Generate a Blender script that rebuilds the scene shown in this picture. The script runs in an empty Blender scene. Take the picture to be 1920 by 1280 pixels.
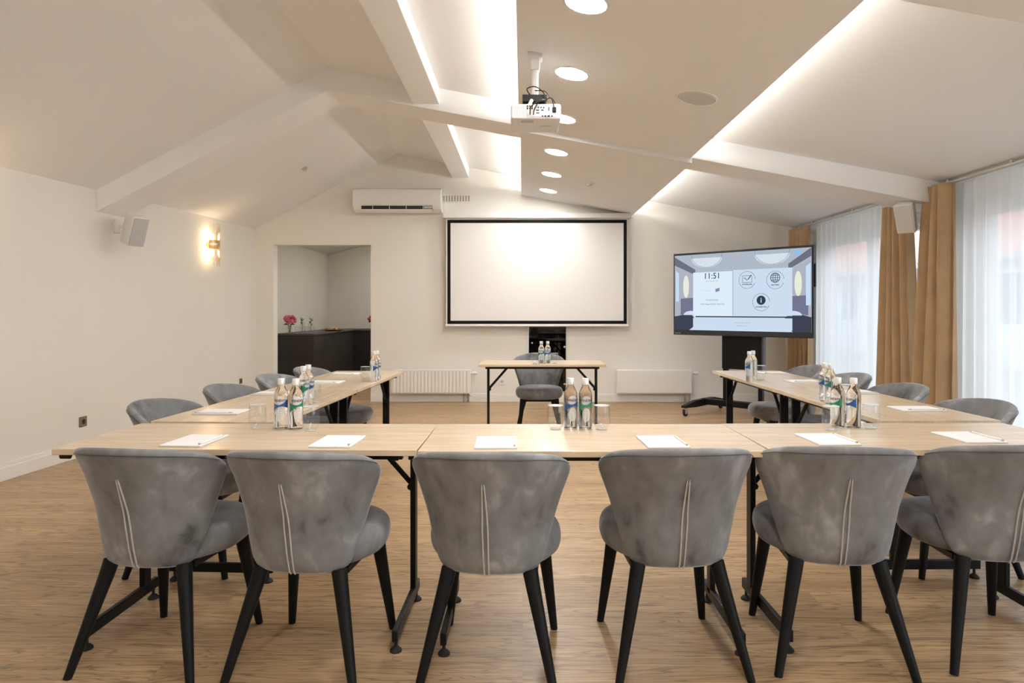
import bpy, bmesh, math, random
from mathutils import Vector, Matrix
random.seed(7)
C = bpy.context.scene.collection
sc = bpy.context.scene
PI = math.pi
R = math.radians
# ------------------------------------------------------------------ camera, world, exposure
H = 1.23
F = 1240.0
cd = bpy.data.cameras.new('camera'); cam = bpy.data.objects.new('camera', cd); C.objects.link(cam)
cam.location = (0, 0, H); cam.rotation_euler = (R(90), 0, 0)
cd.sensor_width = 36; cd.lens = 36*F/1920
cd.shift_x = -20/1920; cd.shift_y = -57/1920
cd.clip_start = 0.05; cd.clip_end = 200
sc.camera = cam
sc.view_settings.view_transform = 'Standard'; sc.view_settings.look = 'None'
sc.view_settings.gamma = 1; sc.view_settings.use_curve_mapping = False
sc.view_settings.exposure = 1.5
w = bpy.data.worlds.new('world'); sc.world = w; w.use_nodes = True
bg = w.node_tree.nodes['Background']; bg.inputs[0].default_value = (0.80, 0.90, 1.0, 1); bg.inputs[1].default_value = 1.75
sc.cycles.max_bounces = 12; sc.cycles.diffuse_bounces = 6; sc.cycles.transparent_max_bounces = 16
sc.cycles.transmission_bounces = 10; sc.cycles.glossy_bounces = 4
sc.cycles.caustics_reflective = False; sc.cycles.caustics_refractive = False
sc.cycles.sample_clamp_indirect = 6.0
for (y0, y1) in ((6.5, 8.75), (1.9, 5.75), (-2.7, 1.1)):      # portals: steer sampling of the sky through the three windows
    ld = bpy.data.lights.new('window_portal', 'AREA'); ld.shape = 'RECTANGLE'; ld.size = 2.0; ld.size_y = y1-y0
    lo = bpy.data.objects.new('window_portal', ld); C.objects.link(lo)
    lo.location = (4.14, (y0+y1)/2, 1.1); lo.rotation_euler = (0, R(90), 0); ld.cycles.is_portal = True

DOWN_E = 56.0      # downlight emission
LED_E = 30.0        # cove led tape emission
BULB_E = 30.0
# ------------------------------------------------------------------ materials
def mat(name, col=(.8,.8,.8), rough=.5, metal=0, spec=.5, trans=0, ior=1.45, emit=None, es=0, coat=0, sheen=0, bump=None, var=None):
    m = bpy.data.materials.new(name); m.use_nodes = True
    nt = m.node_tree; b = nt.nodes['Principled BSDF']
    b.inputs['Base Color'].default_value = (*col, 1); b.inputs['Roughness'].default_value = rough
    b.inputs['Metallic'].default_value = metal; b.inputs['Specular IOR Level'].default_value = spec
    b.inputs['Transmission Weight'].default_value = trans; b.inputs['IOR'].default_value = ior
    b.inputs['Coat Weight'].default_value = coat; b.inputs['Sheen Weight'].default_value = sheen
    if emit:
        b.inputs['Emission Color'].default_value = (*emit, 1); b.inputs['Emission Strength'].default_value = es
    tc = None
    if bump or var:
        tc = nt.nodes.new('ShaderNodeTexCoord')
    if var:                       # (scale, amount): gentle procedural colour variation
        n = nt.nodes.new('ShaderNodeTexNoise'); n.inputs['Scale'].default_value = var[0]; n.inputs['Detail'].default_value = 4
        nt.links.new(tc.outputs['Object'], n.inputs['Vector'])
        mr = nt.nodes.new('ShaderNodeMapRange'); mr.inputs['From Min'].default_value = .3; mr.inputs['From Max'].default_value = .7
        mr.inputs['To Min'].default_value = 1-var[1]; mr.inputs['To Max'].default_value = 1+var[1]
        nt.links.new(n.outputs['Fac'], mr.inputs['Value'])
        v = nt.nodes.new('ShaderNodeVectorMath'); v.operation = 'SCALE'; v.inputs[0].default_value = col
        nt.links.new(mr.outputs[0], v.inputs['Scale']); nt.links.new(v.outputs[0], b.inputs['Base Color'])
    if bump:                      # (scale, strength)
        n = nt.nodes.new('ShaderNodeTexNoise'); n.inputs['Scale'].default_value = bump[0]; n.inputs['Detail'].default_value = 6
        nt.links.new(tc.outputs['Object'], n.inputs['Vector'])
        bp = nt.nodes.new('ShaderNodeBump'); bp.inputs['Strength'].default_value = bump[1]; bp.inputs['Distance'].default_value = .004
        nt.links.new(n.outputs['Fac'], bp.inputs['Height']); nt.links.new(bp.outputs[0], b.inputs['Normal'])
    return m
def emis(name, col, s):
    m = bpy.data.materials.new(name); m.use_nodes = True; nt = m.node_tree; nt.nodes.clear()
    o = nt.nodes.new('ShaderNodeOutputMaterial'); e = nt.nodes.new('ShaderNodeEmission')
    e.inputs[0].default_value = (*col, 1); e.inputs[1].default_value = s; nt.links.new(e.outputs[0], o.inputs[0]); return m
def thin_glass(name, tint=(1,1,1), refl=.08, ior=1.45):
    m = bpy.data.materials.new(name); m.use_nodes = True; nt = m.node_tree; nt.nodes.clear()
    o = nt.nodes.new('ShaderNodeOutputMaterial'); t = nt.nodes.new('ShaderNodeBsdfTransparent'); t.inputs[0].default_value = (*tint, 1)
    g = nt.nodes.new('ShaderNodeBsdfGlossy'); g.inputs['Roughness'].default_value = .02
    f = nt.nodes.new('ShaderNodeLayerWeight'); f.inputs[0].default_value = .5
    pw = nt.nodes.new('ShaderNodeMath'); pw.operation = 'POWER'; pw.inputs[1].default_value = 4.5; nt.links.new(f.outputs['Facing'], pw.inputs[0])
    ma = nt.nodes.new('ShaderNodeMath'); ma.operation = 'MULTIPLY_ADD'; ma.inputs[1].default_value = .75; ma.inputs[2].default_value = ((ior-1)/(ior+1))**2; nt.links.new(pw.outputs[0], ma.inputs[0])
    mx = nt.nodes.new('ShaderNodeMixShader'); nt.links.new(ma.outputs[0], mx.inputs[0])
    nt.links.new(t.outputs[0], mx.inputs[1]); nt.links.new(g.outputs[0], mx.inputs[2]); nt.links.new(mx.outputs[0], o.inputs[0]); return m
def sheer(name):
    m = bpy.data.materials.new(name); m.use_nodes = True; nt = m.node_tree; nt.nodes.clear()
    o = nt.nodes.new('ShaderNodeOutputMaterial'); t = nt.nodes.new('ShaderNodeBsdfTransparent'); t.inputs[0].default_value = (.97,.98,1,1)
    tl = nt.nodes.new('ShaderNodeBsdfTranslucent'); tl.inputs[0].default_value = (.86,.87,.88,1)
    d = nt.nodes.new('ShaderNodeBsdfDiffuse'); d.inputs[0].default_value = (.86,.87,.87,1)
    a = nt.nodes.new('ShaderNodeMixShader'); a.inputs[0].default_value = .45
    nt.links.new(tl.outputs[0], a.inputs[1]); nt.links.new(d.outputs[0], a.inputs[2])
    b = nt.nodes.new('ShaderNodeMixShader'); b.inputs[0].default_value = .66
    tc = nt.nodes.new('ShaderNodeTexCoord'); wv = nt.nodes.new('ShaderNodeTexNoise'); mp = nt.nodes.new('ShaderNodeMapping')
    mp.inputs['Scale'].default_value = (60, 60, .6); wv.inputs['Scale'].default_value = 1
    nt.links.new(tc.outputs['Object'], mp.inputs[0]); nt.links.new(mp.outputs[0], wv.inputs['Vector'])
    mr = nt.nodes.new('ShaderNodeMapRange'); mr.inputs['To Min'].default_value = .80; mr.inputs['To Max'].default_value = .88
    nt.links.new(wv.outputs['Fac'], mr.inputs['Value']); nt.links.new(mr.outputs[0], b.inputs[0])
    nt.links.new(t.outputs[0], b.inputs[1]); nt.links.new(a.outputs[0], b.inputs[2]); nt.links.new(b.outputs[0], o.inputs[0]); return m
def velvet():
    m = bpy.data.materials.new('grey_velvet'); m.use_nodes = True; nt = m.node_tree; b = nt.nodes['Principled BSDF']
    b.inputs['Roughness'].default_value = .85; b.inputs['Sheen Weight'].default_value = .55; b.inputs['Sheen Roughness'].default_value = .35
    b.inputs['Sheen Tint'].default_value = (.85,.9,1,1); b.inputs['Specular IOR Level'].default_value = .2
    tc = nt.nodes.new('ShaderNodeTexCoord'); oi = nt.nodes.new('ShaderNodeObjectInfo')
    ad = nt.nodes.new('ShaderNodeVectorMath'); ad.operation = 'ADD'
    sc_ = nt.nodes.new('ShaderNodeVectorMath'); sc_.operation = 'SCALE'; sc_.inputs[0].default_value = (13, 7, 5)
    nt.links.new(oi.outputs['Random'], sc_.inputs['Scale']); nt.links.new(tc.outputs['Object'], ad.inputs[0]); nt.links.new(sc_.outputs[0], ad.inputs[1])
    mp = nt.nodes.new('ShaderNodeMapping'); mp.inputs['Scale'].default_value = (1.2, 1, .8); mp.inputs['Rotation'].default_value = (.3,.4,0)
    nt.links.new(ad.outputs[0], mp.inputs[0])
    n1 = nt.nodes.new('ShaderNodeTexNoise'); n1.inputs['Scale'].default_value = 3.6; n1.inputs['Detail'].default_value = 4; n1.inputs['Distortion'].default_value = .35
    n2 = nt.nodes.new('ShaderNodeTexNoise'); n2.inputs['Scale'].default_value = 17; n2.inputs['Detail'].default_value = 4; n2.inputs['Distortion'].default_value = .5
    nt.links.new(mp.outputs[0], n1.inputs['Vector']); nt.links.new(mp.outputs[0], n2.inputs['Vector'])
    cr = nt.nodes.new('ShaderNodeValToRGB')
    cr.color_ramp.elements[0].position = .33; cr.color_ramp.elements[0].color = (.070,.068,.066,1)
    cr.color_ramp.elements[1].position = .68; cr.color_ramp.elements[1].color = (.40,.41,.44,1)
    e = cr.color_ramp.elements.new(.43); e.color = (.165,.166,.172,1)
    e = cr.color_ramp.elements.new(.55); e.color = (.222,.226,.236,1)
    mx = nt.nodes.new('ShaderNodeMath'); mx.operation = 'MULTIPLY_ADD'; mx.inputs[1].default_value = .72
    m2 = nt.nodes.new('ShaderNodeMath'); m2.operation = 'MULTIPLY'; m2.inputs[1].default_value = .28
    nt.links.new(n2.outputs['Fac'], m2.inputs[0]); nt.links.new(n1.outputs['Fac'], mx.inputs[0]); nt.links.new(m2.outputs[0], mx.inputs[2])
    nt.links.new(mx.outputs[0], cr.inputs[0]); nt.links.new(cr.outputs[0], b.inputs['Base Color'])
    n3 = nt.nodes.new('ShaderNodeTexNoise'); n3.inputs['Scale'].default_value = 400
    nt.links.new(tc.outputs['Object'], n3.inputs['Vector'])
    bp = nt.nodes.new('ShaderNodeBump'); bp.inputs['Strength'].default_value = .25; bp.inputs['Distance'].default_value = .001
    nt.links.new(n3.outputs['Fac'], bp.inputs['Height']); nt.links.new(bp.outputs[0], b.inputs['Normal'])
    return m
def oak_floor():
    m = bpy.data.materials.new('oak_planks'); m.use_nodes = True; nt = m.node_tree; b = nt.nodes['Principled BSDF']; L = nt.links
    tc = nt.nodes.new('ShaderNodeTexCoord')
    br = nt.nodes.new('ShaderNodeTexBrick'); br.offset = .37; br.offset_frequency = 2; br.squash = 1
    br.inputs['Scale'].default_value = 1; br.inputs['Brick Width'].default_value = 1.25; br.inputs['Row Height'].default_value = .145
    br.inputs['Mortar Size'].default_value = .0012; br.inputs['Mortar Smooth'].default_value = .3; br.inputs['Bias'].default_value = 0
    br.inputs['Color1'].default_value = (0,0,0,1); br.inputs['Color2'].default_value = (1,1,1,1); br.inputs['Mortar'].default_value = (.5,.5,.5,1)
    L.new(tc.outputs['Object'], br.inputs['Vector'])
    # per plank offset
    off = nt.nodes.new('ShaderNodeVectorMath'); off.operation = 'SCALE'; off.inputs['Scale'].default_value = 9.7
    L.new(br.outputs['Color'], off.inputs[0])
    ad = nt.nodes.new('ShaderNodeVectorMath'); ad.operation = 'ADD'; L.new(tc.outputs['Object'], ad.inputs[0]); L.new(off.outputs[0], ad.inputs[1])
    mp = nt.nodes.new('ShaderNodeMapping'); mp.inputs['Scale'].default_value = (.75, 8.5, 1); L.new(ad.outputs[0], mp.inputs[0])
    n1 = nt.nodes.new('ShaderNodeTexNoise'); n1.inputs['Scale'].default_value = 1.6; n1.inputs['Detail'].default_value = 3; n1.inputs['Distortion'].default_value = .6
    L.new(mp.outputs[0], n1.inputs['Vector'])
    # cathedral grain: contour lines of the noise
    ms = nt.nodes.new('ShaderNodeMath'); ms.operation = 'MULTIPLY'; ms.inputs[1].default_value = 22; L.new(n1.outputs['Fac'], ms.inputs[0])
    fr = nt.nodes.new('ShaderNodeMath'); fr.operation = 'PINGPONG'; fr.inputs[1].default_value = 1; L.new(ms.outputs[0], fr.inputs[0])
    mp2 = nt.nodes.new('ShaderNodeMapping'); mp2.inputs['Scale'].default_value = (1.8, 90, 1); L.new(ad.outputs[0], mp2.inputs[0])
    n2 = nt.nodes.new('ShaderNodeTexNoise'); n2.inputs['Scale'].default_value = 1.5; n2.inputs['Detail'].default_value = 5; L.new(mp2.outputs[0], n2.inputs['Vector'])
    c1 = nt.nodes.new('ShaderNodeValToRGB'); c1.color_ramp.elements[0].position = 0; c1.color_ramp.elements[0].color = (.255,.165,.092,1)
    c1.color_ramp.elements[1].position = .38; c1.color_ramp.elements[1].color = (.50,.342,.188,1); L.new(fr.outputs[0], c1.inputs[0])
    c2 = nt.nodes.new('ShaderNodeValToRGB'); c2.color_ramp.elements[0].position = .3; c2.color_ramp.elements[0].color = (.66,.64,.61,1)
    c2.color_ramp.elements[1].position = .65; c2.color_ramp.elements[1].color = (1.08,1.08,1.07,1); L.new(n2.outputs['Fac'], c2.inputs[0])
    mu = nt.nodes.new('ShaderNodeMix'); mu.data_type = 'RGBA'; mu.blend_type = 'MULTIPLY'; mu.inputs[0].default_value = 1
    L.new(c1.outputs[0], mu.inputs[6]); L.new(c2.outputs[0], mu.inputs[7])
    # plank tone
    c3 = nt.nodes.new('ShaderNodeValToRGB'); c3.color_ramp.elements[0].color = (.84,.82,.80,1); c3.color_ramp.elements[1].color = (1.1,1.1,1.12,1)
    L.new(br.outputs['Color'], c3.inputs[0])
    mu2 = nt.nodes.new('ShaderNodeMix'); mu2.data_type = 'RGBA'; mu2.blend_type = 'MULTIPLY'; mu2.inputs[0].default_value = 1
    L.new(mu.outputs[2], mu2.inputs[6]); L.new(c3.outputs[0], mu2.inputs[7])
    mu3 = nt.nodes.new('ShaderNodeMix'); mu3.data_type = 'RGBA'; mu3.inputs[7].default_value = (.20,.13,.07,1)
    mf = nt.nodes.new('ShaderNodeMath'); mf.operation = 'MULTIPLY'; mf.inputs[1].default_value = .6; L.new(br.outputs['Fac'], mf.inputs[0])
    L.new(mf.outputs[0], mu3.inputs[0]); L.new(mu2.outputs[2], mu3.inputs[6]); L.new(mu3.outputs[2], b.inputs['Base Color'])
    b.inputs['Roughness'].default_value = .38; b.inputs['Specular IOR Level'].default_value = .4
    return m
def beech():
    m = bpy.data.materials.new('pale_beech'); m.use_nodes = True; nt = m.node_tree; b = nt.nodes['Principled BSDF']; L = nt.links
    tc = nt.nodes.new('ShaderNodeTexCoord'); mp = nt.nodes.new('ShaderNodeMapping'); mp.inputs['Scale'].default_value = (1.3, 22, 4)
    L.new(tc.outputs['Object'], mp.inputs[0]); n = nt.nodes.new('ShaderNodeTexNoise'); n.inputs['Scale'].default_value = 2.2; n.inputs['Detail'].default_value = 6; n.inputs['Distortion'].default_value = .4
    L.new(mp.outputs[0], n.inputs['Vector']); c = nt.nodes.new('ShaderNodeValToRGB')
    c.color_ramp.elements[0].position = .3; c.color_ramp.elements[0].color = (.56,.435,.30,1)
    c.color_ramp.elements[1].position = .7; c.color_ramp.elements[1].color = (.70,.57,.42,1)
    L.new(n.outputs['Fac'], c.inputs[0]); L.new(c.outputs[0], b.inputs['Base Color']); b.inputs['Roughness'].default_value = .24; b.inputs['Specular IOR Level'].default_value = .45
    return m
def roof_tiles():
    m = bpy.data.materials.new('red_roof_tiles'); m.use_nodes = True; nt = m.node_tree; b = nt.nodes['Principled BSDF']; L = nt.links
    tc = nt.nodes.new('ShaderNodeTexCoord'); mp = nt.nodes.new('ShaderNodeMapping'); L.new(tc.outputs['Object'], mp.inputs[0]); mp.inputs['Rotation'].default_value = (0,0,R(90))
    br = nt.nodes.new('ShaderNodeTexBrick'); br.inputs['Scale'].default_value = 1; br.inputs['Brick Width'].default_value = .3; br.inputs['Row Height'].default_value = .33
    br.inputs['Mortar Size'].default_value = .02; br.inputs['Color1'].default_value = (.62,.22,.15,1); br.inputs['Color2'].default_value = (.50,.17,.12,1); br.inputs['Mortar'].default_value = (.2,.07,.05,1)
    L.new(mp.outputs[0], br.inputs['Vector']); L.new(br.outputs['Color'], b.inputs['Base Color']); return m
M = {}
M['wall'] = mat('cream_wall_paint', (.815,.797,.750), .75, spec=.2, bump=(35,.05), var=(1.5,.01))
M['ceil'] = mat('white_ceiling_paint', (.865,.87,.88), .8, spec=.2, bump=(30,.04), var=(1.2,.01))
M['beam'] = mat('white_beam_paint', (.885,.89,.905), .7, spec=.2, var=(2,.008))
M['trim'] = mat('white_trim_paint', (.82,.80,.77), .45, var=(3,.01))
M['alcove'] = mat('taupe_alcove_paint', (.68,.655,.60), .8, spec=.2, var=(1.5,.02))
M['floor'] = oak_floor()
M['beech'] = beech()
M['velvet'] = velvet()
M['piping'] = mat('pale_grey_piping', (.42,.41,.39), .6, sheen=.3, var=(60,.1))
M['blackwood'] = mat('black_lacquered_leg', (.006,.006,.0065), .5, spec=.22, var=(20,.2))
M['black'] = mat('black_powder_coat', (.005,.005,.0055), .42, spec=.28, bump=(300,.1))
M['rubber'] = mat('black_rubber', (.015,.015,.015), .7, var=(40,.1))
M['paper'] = mat('white_notepad_paper', (.86,.87,.90), .6, spec=.2, var=(30,.01))
M['board'] = mat('grey_pad_backing', (.45,.42,.38), .7, var=(30,.05))
M['pencil'] = mat('white_pencil_shaft', (.80,.78,.74), .5, var=(60,.1))
M['brass'] = mat('brushed_brass', (.72,.47,.16), .3, metal=1, var=(30,.1))
M['plastic'] = mat('white_plastic', (.80,.80,.80), .35, var=(5,.01))
M['plasticg'] = mat('glossy_white_plastic', (.84,.84,.83), .12, coat=.5, var=(5,.01))
M['grille'] = mat('grey_speaker_grille', (.52,.52,.53), .6, bump=(500,.5))
M['grillew'] = mat('white_speaker_grille', (.68,.66,.63), .6, bump=(500,.5))
M['dark'] = mat('dark_recess', (.02,.02,.022), .6, var=(10,.1))
M['cap'] = mat('silver_bottle_cap', (.88,.89,.90), .3, metal=.5, bump=(200,.1))
M['bottle'] = mat('bottled_water_glass', (.985,.997,.995), .0, trans=1, ior=1.33, bump=(8,.02))
M['glass'] = thin_glass('clear_tumbler_glass', (.96,.97,.97), ior=1.75)
M['glassbase'] = mat('thick_glass_base', (.97,.98,.98), .0, trans=1, ior=1.3, bump=(8,.02))
M['blue'] = mat('blue_label_ink', (.02,.09,.30), .35, var=(60,.1))
M['green'] = mat('green_label_ink', (.015,.19,.11), .35, var=(60,.1))
M['navy'] = mat('navy_label_print', (.02,.03,.09), .4, var=(60,.1))
M['labelw'] = mat('white_label_film', (.80,.82,.84), .4, var=(60,.02))
def film(name, col, a):
    m = thin_glass(name); nt = m.node_tree; o = [n_ for n_ in nt.nodes if n_.type == 'OUTPUT_MATERIAL'][0]; sh = o.inputs[0].links[0].from_socket
    d = nt.nodes.new('ShaderNodeBsdfDiffuse'); d.inputs[0].default_value = (*col, 1); mx = nt.nodes.new('ShaderNodeMixShader'); mx.inputs[0].default_value = a
    nt.links.new(sh, mx.inputs[1]); nt.links.new(d.outputs[0], mx.inputs[2]); nt.links.new(mx.outputs[0], o.inputs[0]); return m
M['oval'] = film('frosted_white_label_film', (.85,.88,.92), .42)
M['base'] = film('thick_tumbler_base', (.97,.97,.96), .5)  # white mixed into the clear base stands in for its highlights
M['drape'] = mat('tan_drape_fabric', (.43,.285,.155), .8, sheen=.1, bump=(250,.25), var=(6,.08))
M['sheer'] = sheer('white_sheer_voile')
M['winglass'] = thin_glass('window_pane_glass', (.97,.985,.98))
M['winframe'] = mat('white_window_frame', (.80,.81,.82), .4, var=(5,.01))
M['rail'] = mat('satin_steel_rail', (.60,.57,.52), .4, metal=.4, var=(20,.05))
M['rad'] = mat('white_radiator_enamel', (.83,.81,.77), .35, var=(4,.01))
M['chrome'] = mat('chrome', (.7,.7,.7), .2, metal=1, var=(30,.05))
M['copper'] = mat('grey_pipe', (.40,.37,.33), .4, metal=.6, var=(30,.05))
M['screenw'] = mat('projection_screen_fabric', (.83,.82,.81), .85, spec=.1, var=(1,.006))
M['screenb'] = mat('black_screen_border', (.012,.011,.010), .8, spec=.1, var=(20,.1))
M['laminate'] = mat('dark_counter_laminate', (.040,.035,.031), .55, spec=.25, bump=(60,.2), var=(3,.25))
M['laminate2'] = mat('near_black_cabinet_laminate', (.018,.015,.016), .5, var=(3,.2))
M['countertop'] = mat('brown_grey_worktop', (.085,.075,.07), .5, var=(15,.15))
M['smoked'] = thin_glass('smoked_rack_glass', (.25,.24,.24), ior=1.5)
M['bezel'] = mat('dark_grey_bezel', (.022,.026,.036), .35, var=(20,.1))
M['darkgrey'] = mat('dark_grey_metal', (.06,.06,.065), .45, var=(20,.1))
M['device'] = mat('charcoal_rack_device', (.05,.05,.052), .5, var=(20,.1))
M['petal'] = mat('pink_petals', (.62,.13,.20), .6, bump=(90,.6), var=(60,.35))
M['petal2'] = mat('dark_rose_petals', (.38,.05,.08), .6, bump=(90,.6), var=(60,.35))
M['leaf'] = mat('green_mint_leaf', (.07,.14,.02), .5, var=(60,.35))
M['pastry'] = mat('golden_pastry', (.48,.25,.10), .6, bump=(60,.5), var=(40,.3))
M['plate'] = mat('dark_plate', (.08,.06,.05), .3, var=(20,.1))
M['render'] = mat('pale_house_render', (.55,.56,.60), .8, var=(1,.05))
M['roof'] = roof_tiles()
M['housewin'] = mat('dark_house_window', (.10,.13,.18), .15, var=(2,.2))
M['gutter'] = mat('grey_gutter_metal', (.30,.32,.35), .4, metal=.5, var=(5,.05))
M['paving'] = mat('grey_terrace_paving', (.28,.28,.28), .8, bump=(20,.4), var=(2,.1))
M['crystal'] = thin_glass('crystal_rod_glass', (.96,.93,.86), ior=1.9)
M['bulb'] = emis('warm_bulb', (1,.72,.42), BULB_E)
M['diffuser'] = emis('downlight_diffuser', (1,.965,.92), DOWN_E)
M['led'] = emis('cove_led_tape', (1,.955,.865), LED_E)
M['socketbrown'] = mat('bronze_socket_plastic', (.22,.17,.11), .4, var=(20,.05))

# ------------------------------------------------------------------ mesh helpers
class MB:
    def __init__(s): s.v = []; s.f = []; s.mi = []; s.cur = 0
    def add(s, vs, fs):
        n = len(s.v); s.v += [tuple(p) for p in vs]
        for f in fs: s.f.append(tuple(i+n for i in f)); s.mi.append(s.cur)
    def box(s, x0, x1, y0, y1, z0, z1, T=None):
        vs = [Vector((x, y, z)) for x in (x0, x1) for y in (y0, y1) for z in (z0, z1)]
        if T: vs = [T @ p for p in vs]
        s.add(vs, [(0,1,3,2),(4,6,7,5),(0,4,5,1),(2,3,7,6),(0,2,6,4),(1,5,7,3)]); return s
    def prism(s, pts, a, b, axis='y'):
        # polygon pts (p,q) extruded along axis from a to b
        n = len(pts)
        def P(p, q, t):
            return (p, t, q) if axis == 'y' else ((t, p, q) if axis == 'x' else (p, q, t))
        vs = [P(p, q, a) for p, q in pts] + [P(p, q, b) for p, q in pts]
        fs = [tuple(range(n-1, -1, -1)), tuple(range(n, 2*n))] + [(i, (i+1) % n, n+(i+1) % n, n+i) for i in range(n)]
        s.add(vs, fs); return s
    def tube(s, pts, r, seg=10, caps=True):
        pts = [Vector(p) for p in pts]; n = len(pts)
        rs = r if isinstance(r, (list, tuple)) else [r]*n
        rings = []
        up = None
        for i, p in enumerate(pts):
            d = (pts[min(i+1, n-1)] - pts[max(i-1, 0)]).normalized()
            if up is None:
                up = Vector((0,0,1)) if abs(d.z) < .9 else Vector((0,1,0))
            a = d.cross(up).normalized(); b = a.cross(d).normalized(); up = b
            rings.append([p + a*rs[i]*math.cos(2*PI*k/seg) + b*rs[i]*math.sin(2*PI*k/seg) for k in range(seg)])
        vs = [q for rg in rings for q in rg]; fs = []
        for i in range(n-1):
            for k in range(seg):
                k2 = (k+1) % seg; fs.append((i*seg+k, i*seg+k2, (i+1)*seg+k2, (i+1)*seg+k))
        if caps: fs.append(tuple(range(seg-1, -1, -1))); fs.append(tuple((n-1)*seg+k for k in range(seg)))
        s.add(vs, fs); return s
    def lathe(s, prof, seg=24, o=(0,0,0), T=None):
        vs = []; fs = []
        for r, z in prof:
            for k in range(seg):
                a = 2*PI*k/seg; p = Vector((o[0]+r*math.cos(a), o[1]+r*math.sin(a), o[2]+z)); vs.append(T @ p if T else p)
        n = len(prof)
        for i in range(n-1):
            for k in range(seg):
                k2 = (k+1) % seg; fs.append((i*seg+k, i*seg+k2, (i+1)*seg+k2, (i+1)*seg+k))
        if prof[0][0] > 0: fs.append(tuple(range(seg-1, -1, -1)))
        if prof[-1][0] > 0: fs.append(tuple((n-1)*seg+k for k in range(seg)))
        s.add(vs, fs); return s
    def grid(s, fn, nu, nv, close_u=False):
        vs = [fn(i/nu, j/nv) for j in range(nv+1) for i in range(nu+1)]
        fs = [(j*(nu+1)+i, j*(nu+1)+i+1, (j+1)*(nu+1)+i+1, (j+1)*(nu+1)+i) for j in range(nv) for i in range(nu)]
        s.add(vs, fs); return s
    def build(s, name, m, parent=None, smooth=True, bevel=0, subd=0, angle=35, mats=None, seg=2):
        me = bpy.data.meshes.new(name); me.from_pydata(s.v, [], s.f); me.update()
        bm = bmesh.new(); bm.from_mesh(me); bmesh.ops.remove_doubles(bm, verts=bm.verts, dist=1e-6)
        bmesh.ops.recalc_face_normals(bm, faces=bm.faces); bm.to_mesh(me); bm.free()
        if mats:
            for mm in mats: me.materials.append(mm)
            if len(me.polygons) == len(s.mi):
                for p, i in zip(me.polygons, s.mi): p.material_index = i
        else: me.materials.append(m)
        if smooth:
            for p in me.polygons: p.use_smooth = True
            if not subd: me.set_sharp_from_angle(angle=R(angle))
        o = bpy.data.objects.new(name, me); C.objects.link(o)
        if parent: o.parent = parent
        if bevel:
            b = o.modifiers.new('bevel', 'BEVEL'); b.width = bevel; b.segments = seg; b.limit_method = 'ANGLE'; b.angle_limit = R(40)
        if subd:
            b = o.modifiers.new('subd', 'SUBSURF'); b.levels = subd; b.render_levels = subd
        return o
def tag(o, label=None, cat=None, group=None, kind=None):
    if label: o['label'] = label
    if cat: o['category'] = cat
    if group: o['group'] = group
    if kind: o['kind'] = kind
    return o
def thing(name, label, cat, loc=(0,0,0), rz=0, group=None, rot=None):
    o = bpy.data.objects.new(name, None); C.objects.link(o); o.empty_display_size = .05
    o.location = loc; o.rotation_euler = rot if rot else (0, 0, rz)
    return tag(o, label, cat, group)
def struct(name, mb, m, **k):
    o = mb.build(name, m, **k); o['kind'] = 'structure'; return o
def kids(o): return [c for c in C.objects if c.parent == o]
def dup(root, loc, rz, label, group=None, **k):
    r = root.copy(); C.objects.link(r); r.location = loc; r.rotation_euler = (0, 0, rz); r['label'] = label
    if group: r['group'] = group
    for c in kids(root):
        d = c.copy(); C.objects.link(d); d.parent = r
        for g in kids(c):
            e = g.copy(); C.objects.link(e); e.parent = d
    return r
def text(name, s, size, m, parent, place, align='CENTER', wrap=None, depth=0, bold=0):
    cu = bpy.data.curves.new(name, 'FONT'); cu.body = s; cu.size = size; cu.align_x = align; cu.align_y = 'CENTER'; cu.offset = bold; cu.resolution_u = 3
    t = bpy.data.objects.new(name, cu); C.objects.link(t); dg = bpy.context.evaluated_depsgraph_get(); dg.update()
    me = bpy.data.meshes.new_from_object(t.evaluated_get(dg)); bpy.data.objects.remove(t)
    ys = [v.co.y for v in me.vertices]; cy = (min(ys)+max(ys))/2
    for v in me.vertices: v.co = place(v.co.x, v.co.y-cy)
    me.materials.clear(); me.materials.append(m); me.name = name
    o = bpy.data.objects.new(name, me); C.objects.link(o); o.parent = parent; return o

# ------------------------------------------------------------------ ROOM SHELL
YB = 8.97
def zc(x): return 3.36 + .525*(x+1.7) if x < -1.7 else 3.36 - .187*(x+1.7)
def xl(y): return -3.62 - .036*(YB-y)
b = MB(); b.box(-4.35, 4.1, -3.2, 12.9, -.1, 0); struct('floor', b, M['floor'])
b = MB(); b.prism([(xl(-3.2)-.16, -3.2), (xl(-3.2), -3.2), (xl(9.12), 9.12), (xl(9.12)-.16, 9.12)], 0, 2.34, 'z'); struct('wall_left', b, M['wall'])
b = MB()
def strip(x0, x1, z0=0, z1=None):
    b.prism([(x0, z0), (x1, z0), (x1, (z1 if z1 is not None else zc(x1)+.02)), (x0, (z1 if z1 is not None else zc(x0)+.02))], YB, YB+.15)
strip(-3.9, -3.38); strip(-3.38, -2.06, 2.127); strip(-2.06, -1.7); strip(-1.7, .08); strip(.08, .585, 0, .145); strip(.08, .585, 1.30); strip(.585, 4.1)
struct('wall_back', b, M['wall'])
b = MB(); b.prism([(-4.3, 0), (4.1, 0), (4.1, zc(4.1)), (-1.7, zc(-1.7)), (-4.3, zc(-4.3))], -3.2, -3.05); struct('wall_front', b, M['wall'])
WZ0, WZ1 = .06, 2.11
b = MB()
for y0, y1 in ((-3.2,-2.7), (1.1,1.9), (5.72,6.45), (8.72,9.12)): b.box(3.95, 4.12, y0, y1, 0, 2.4)
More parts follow.
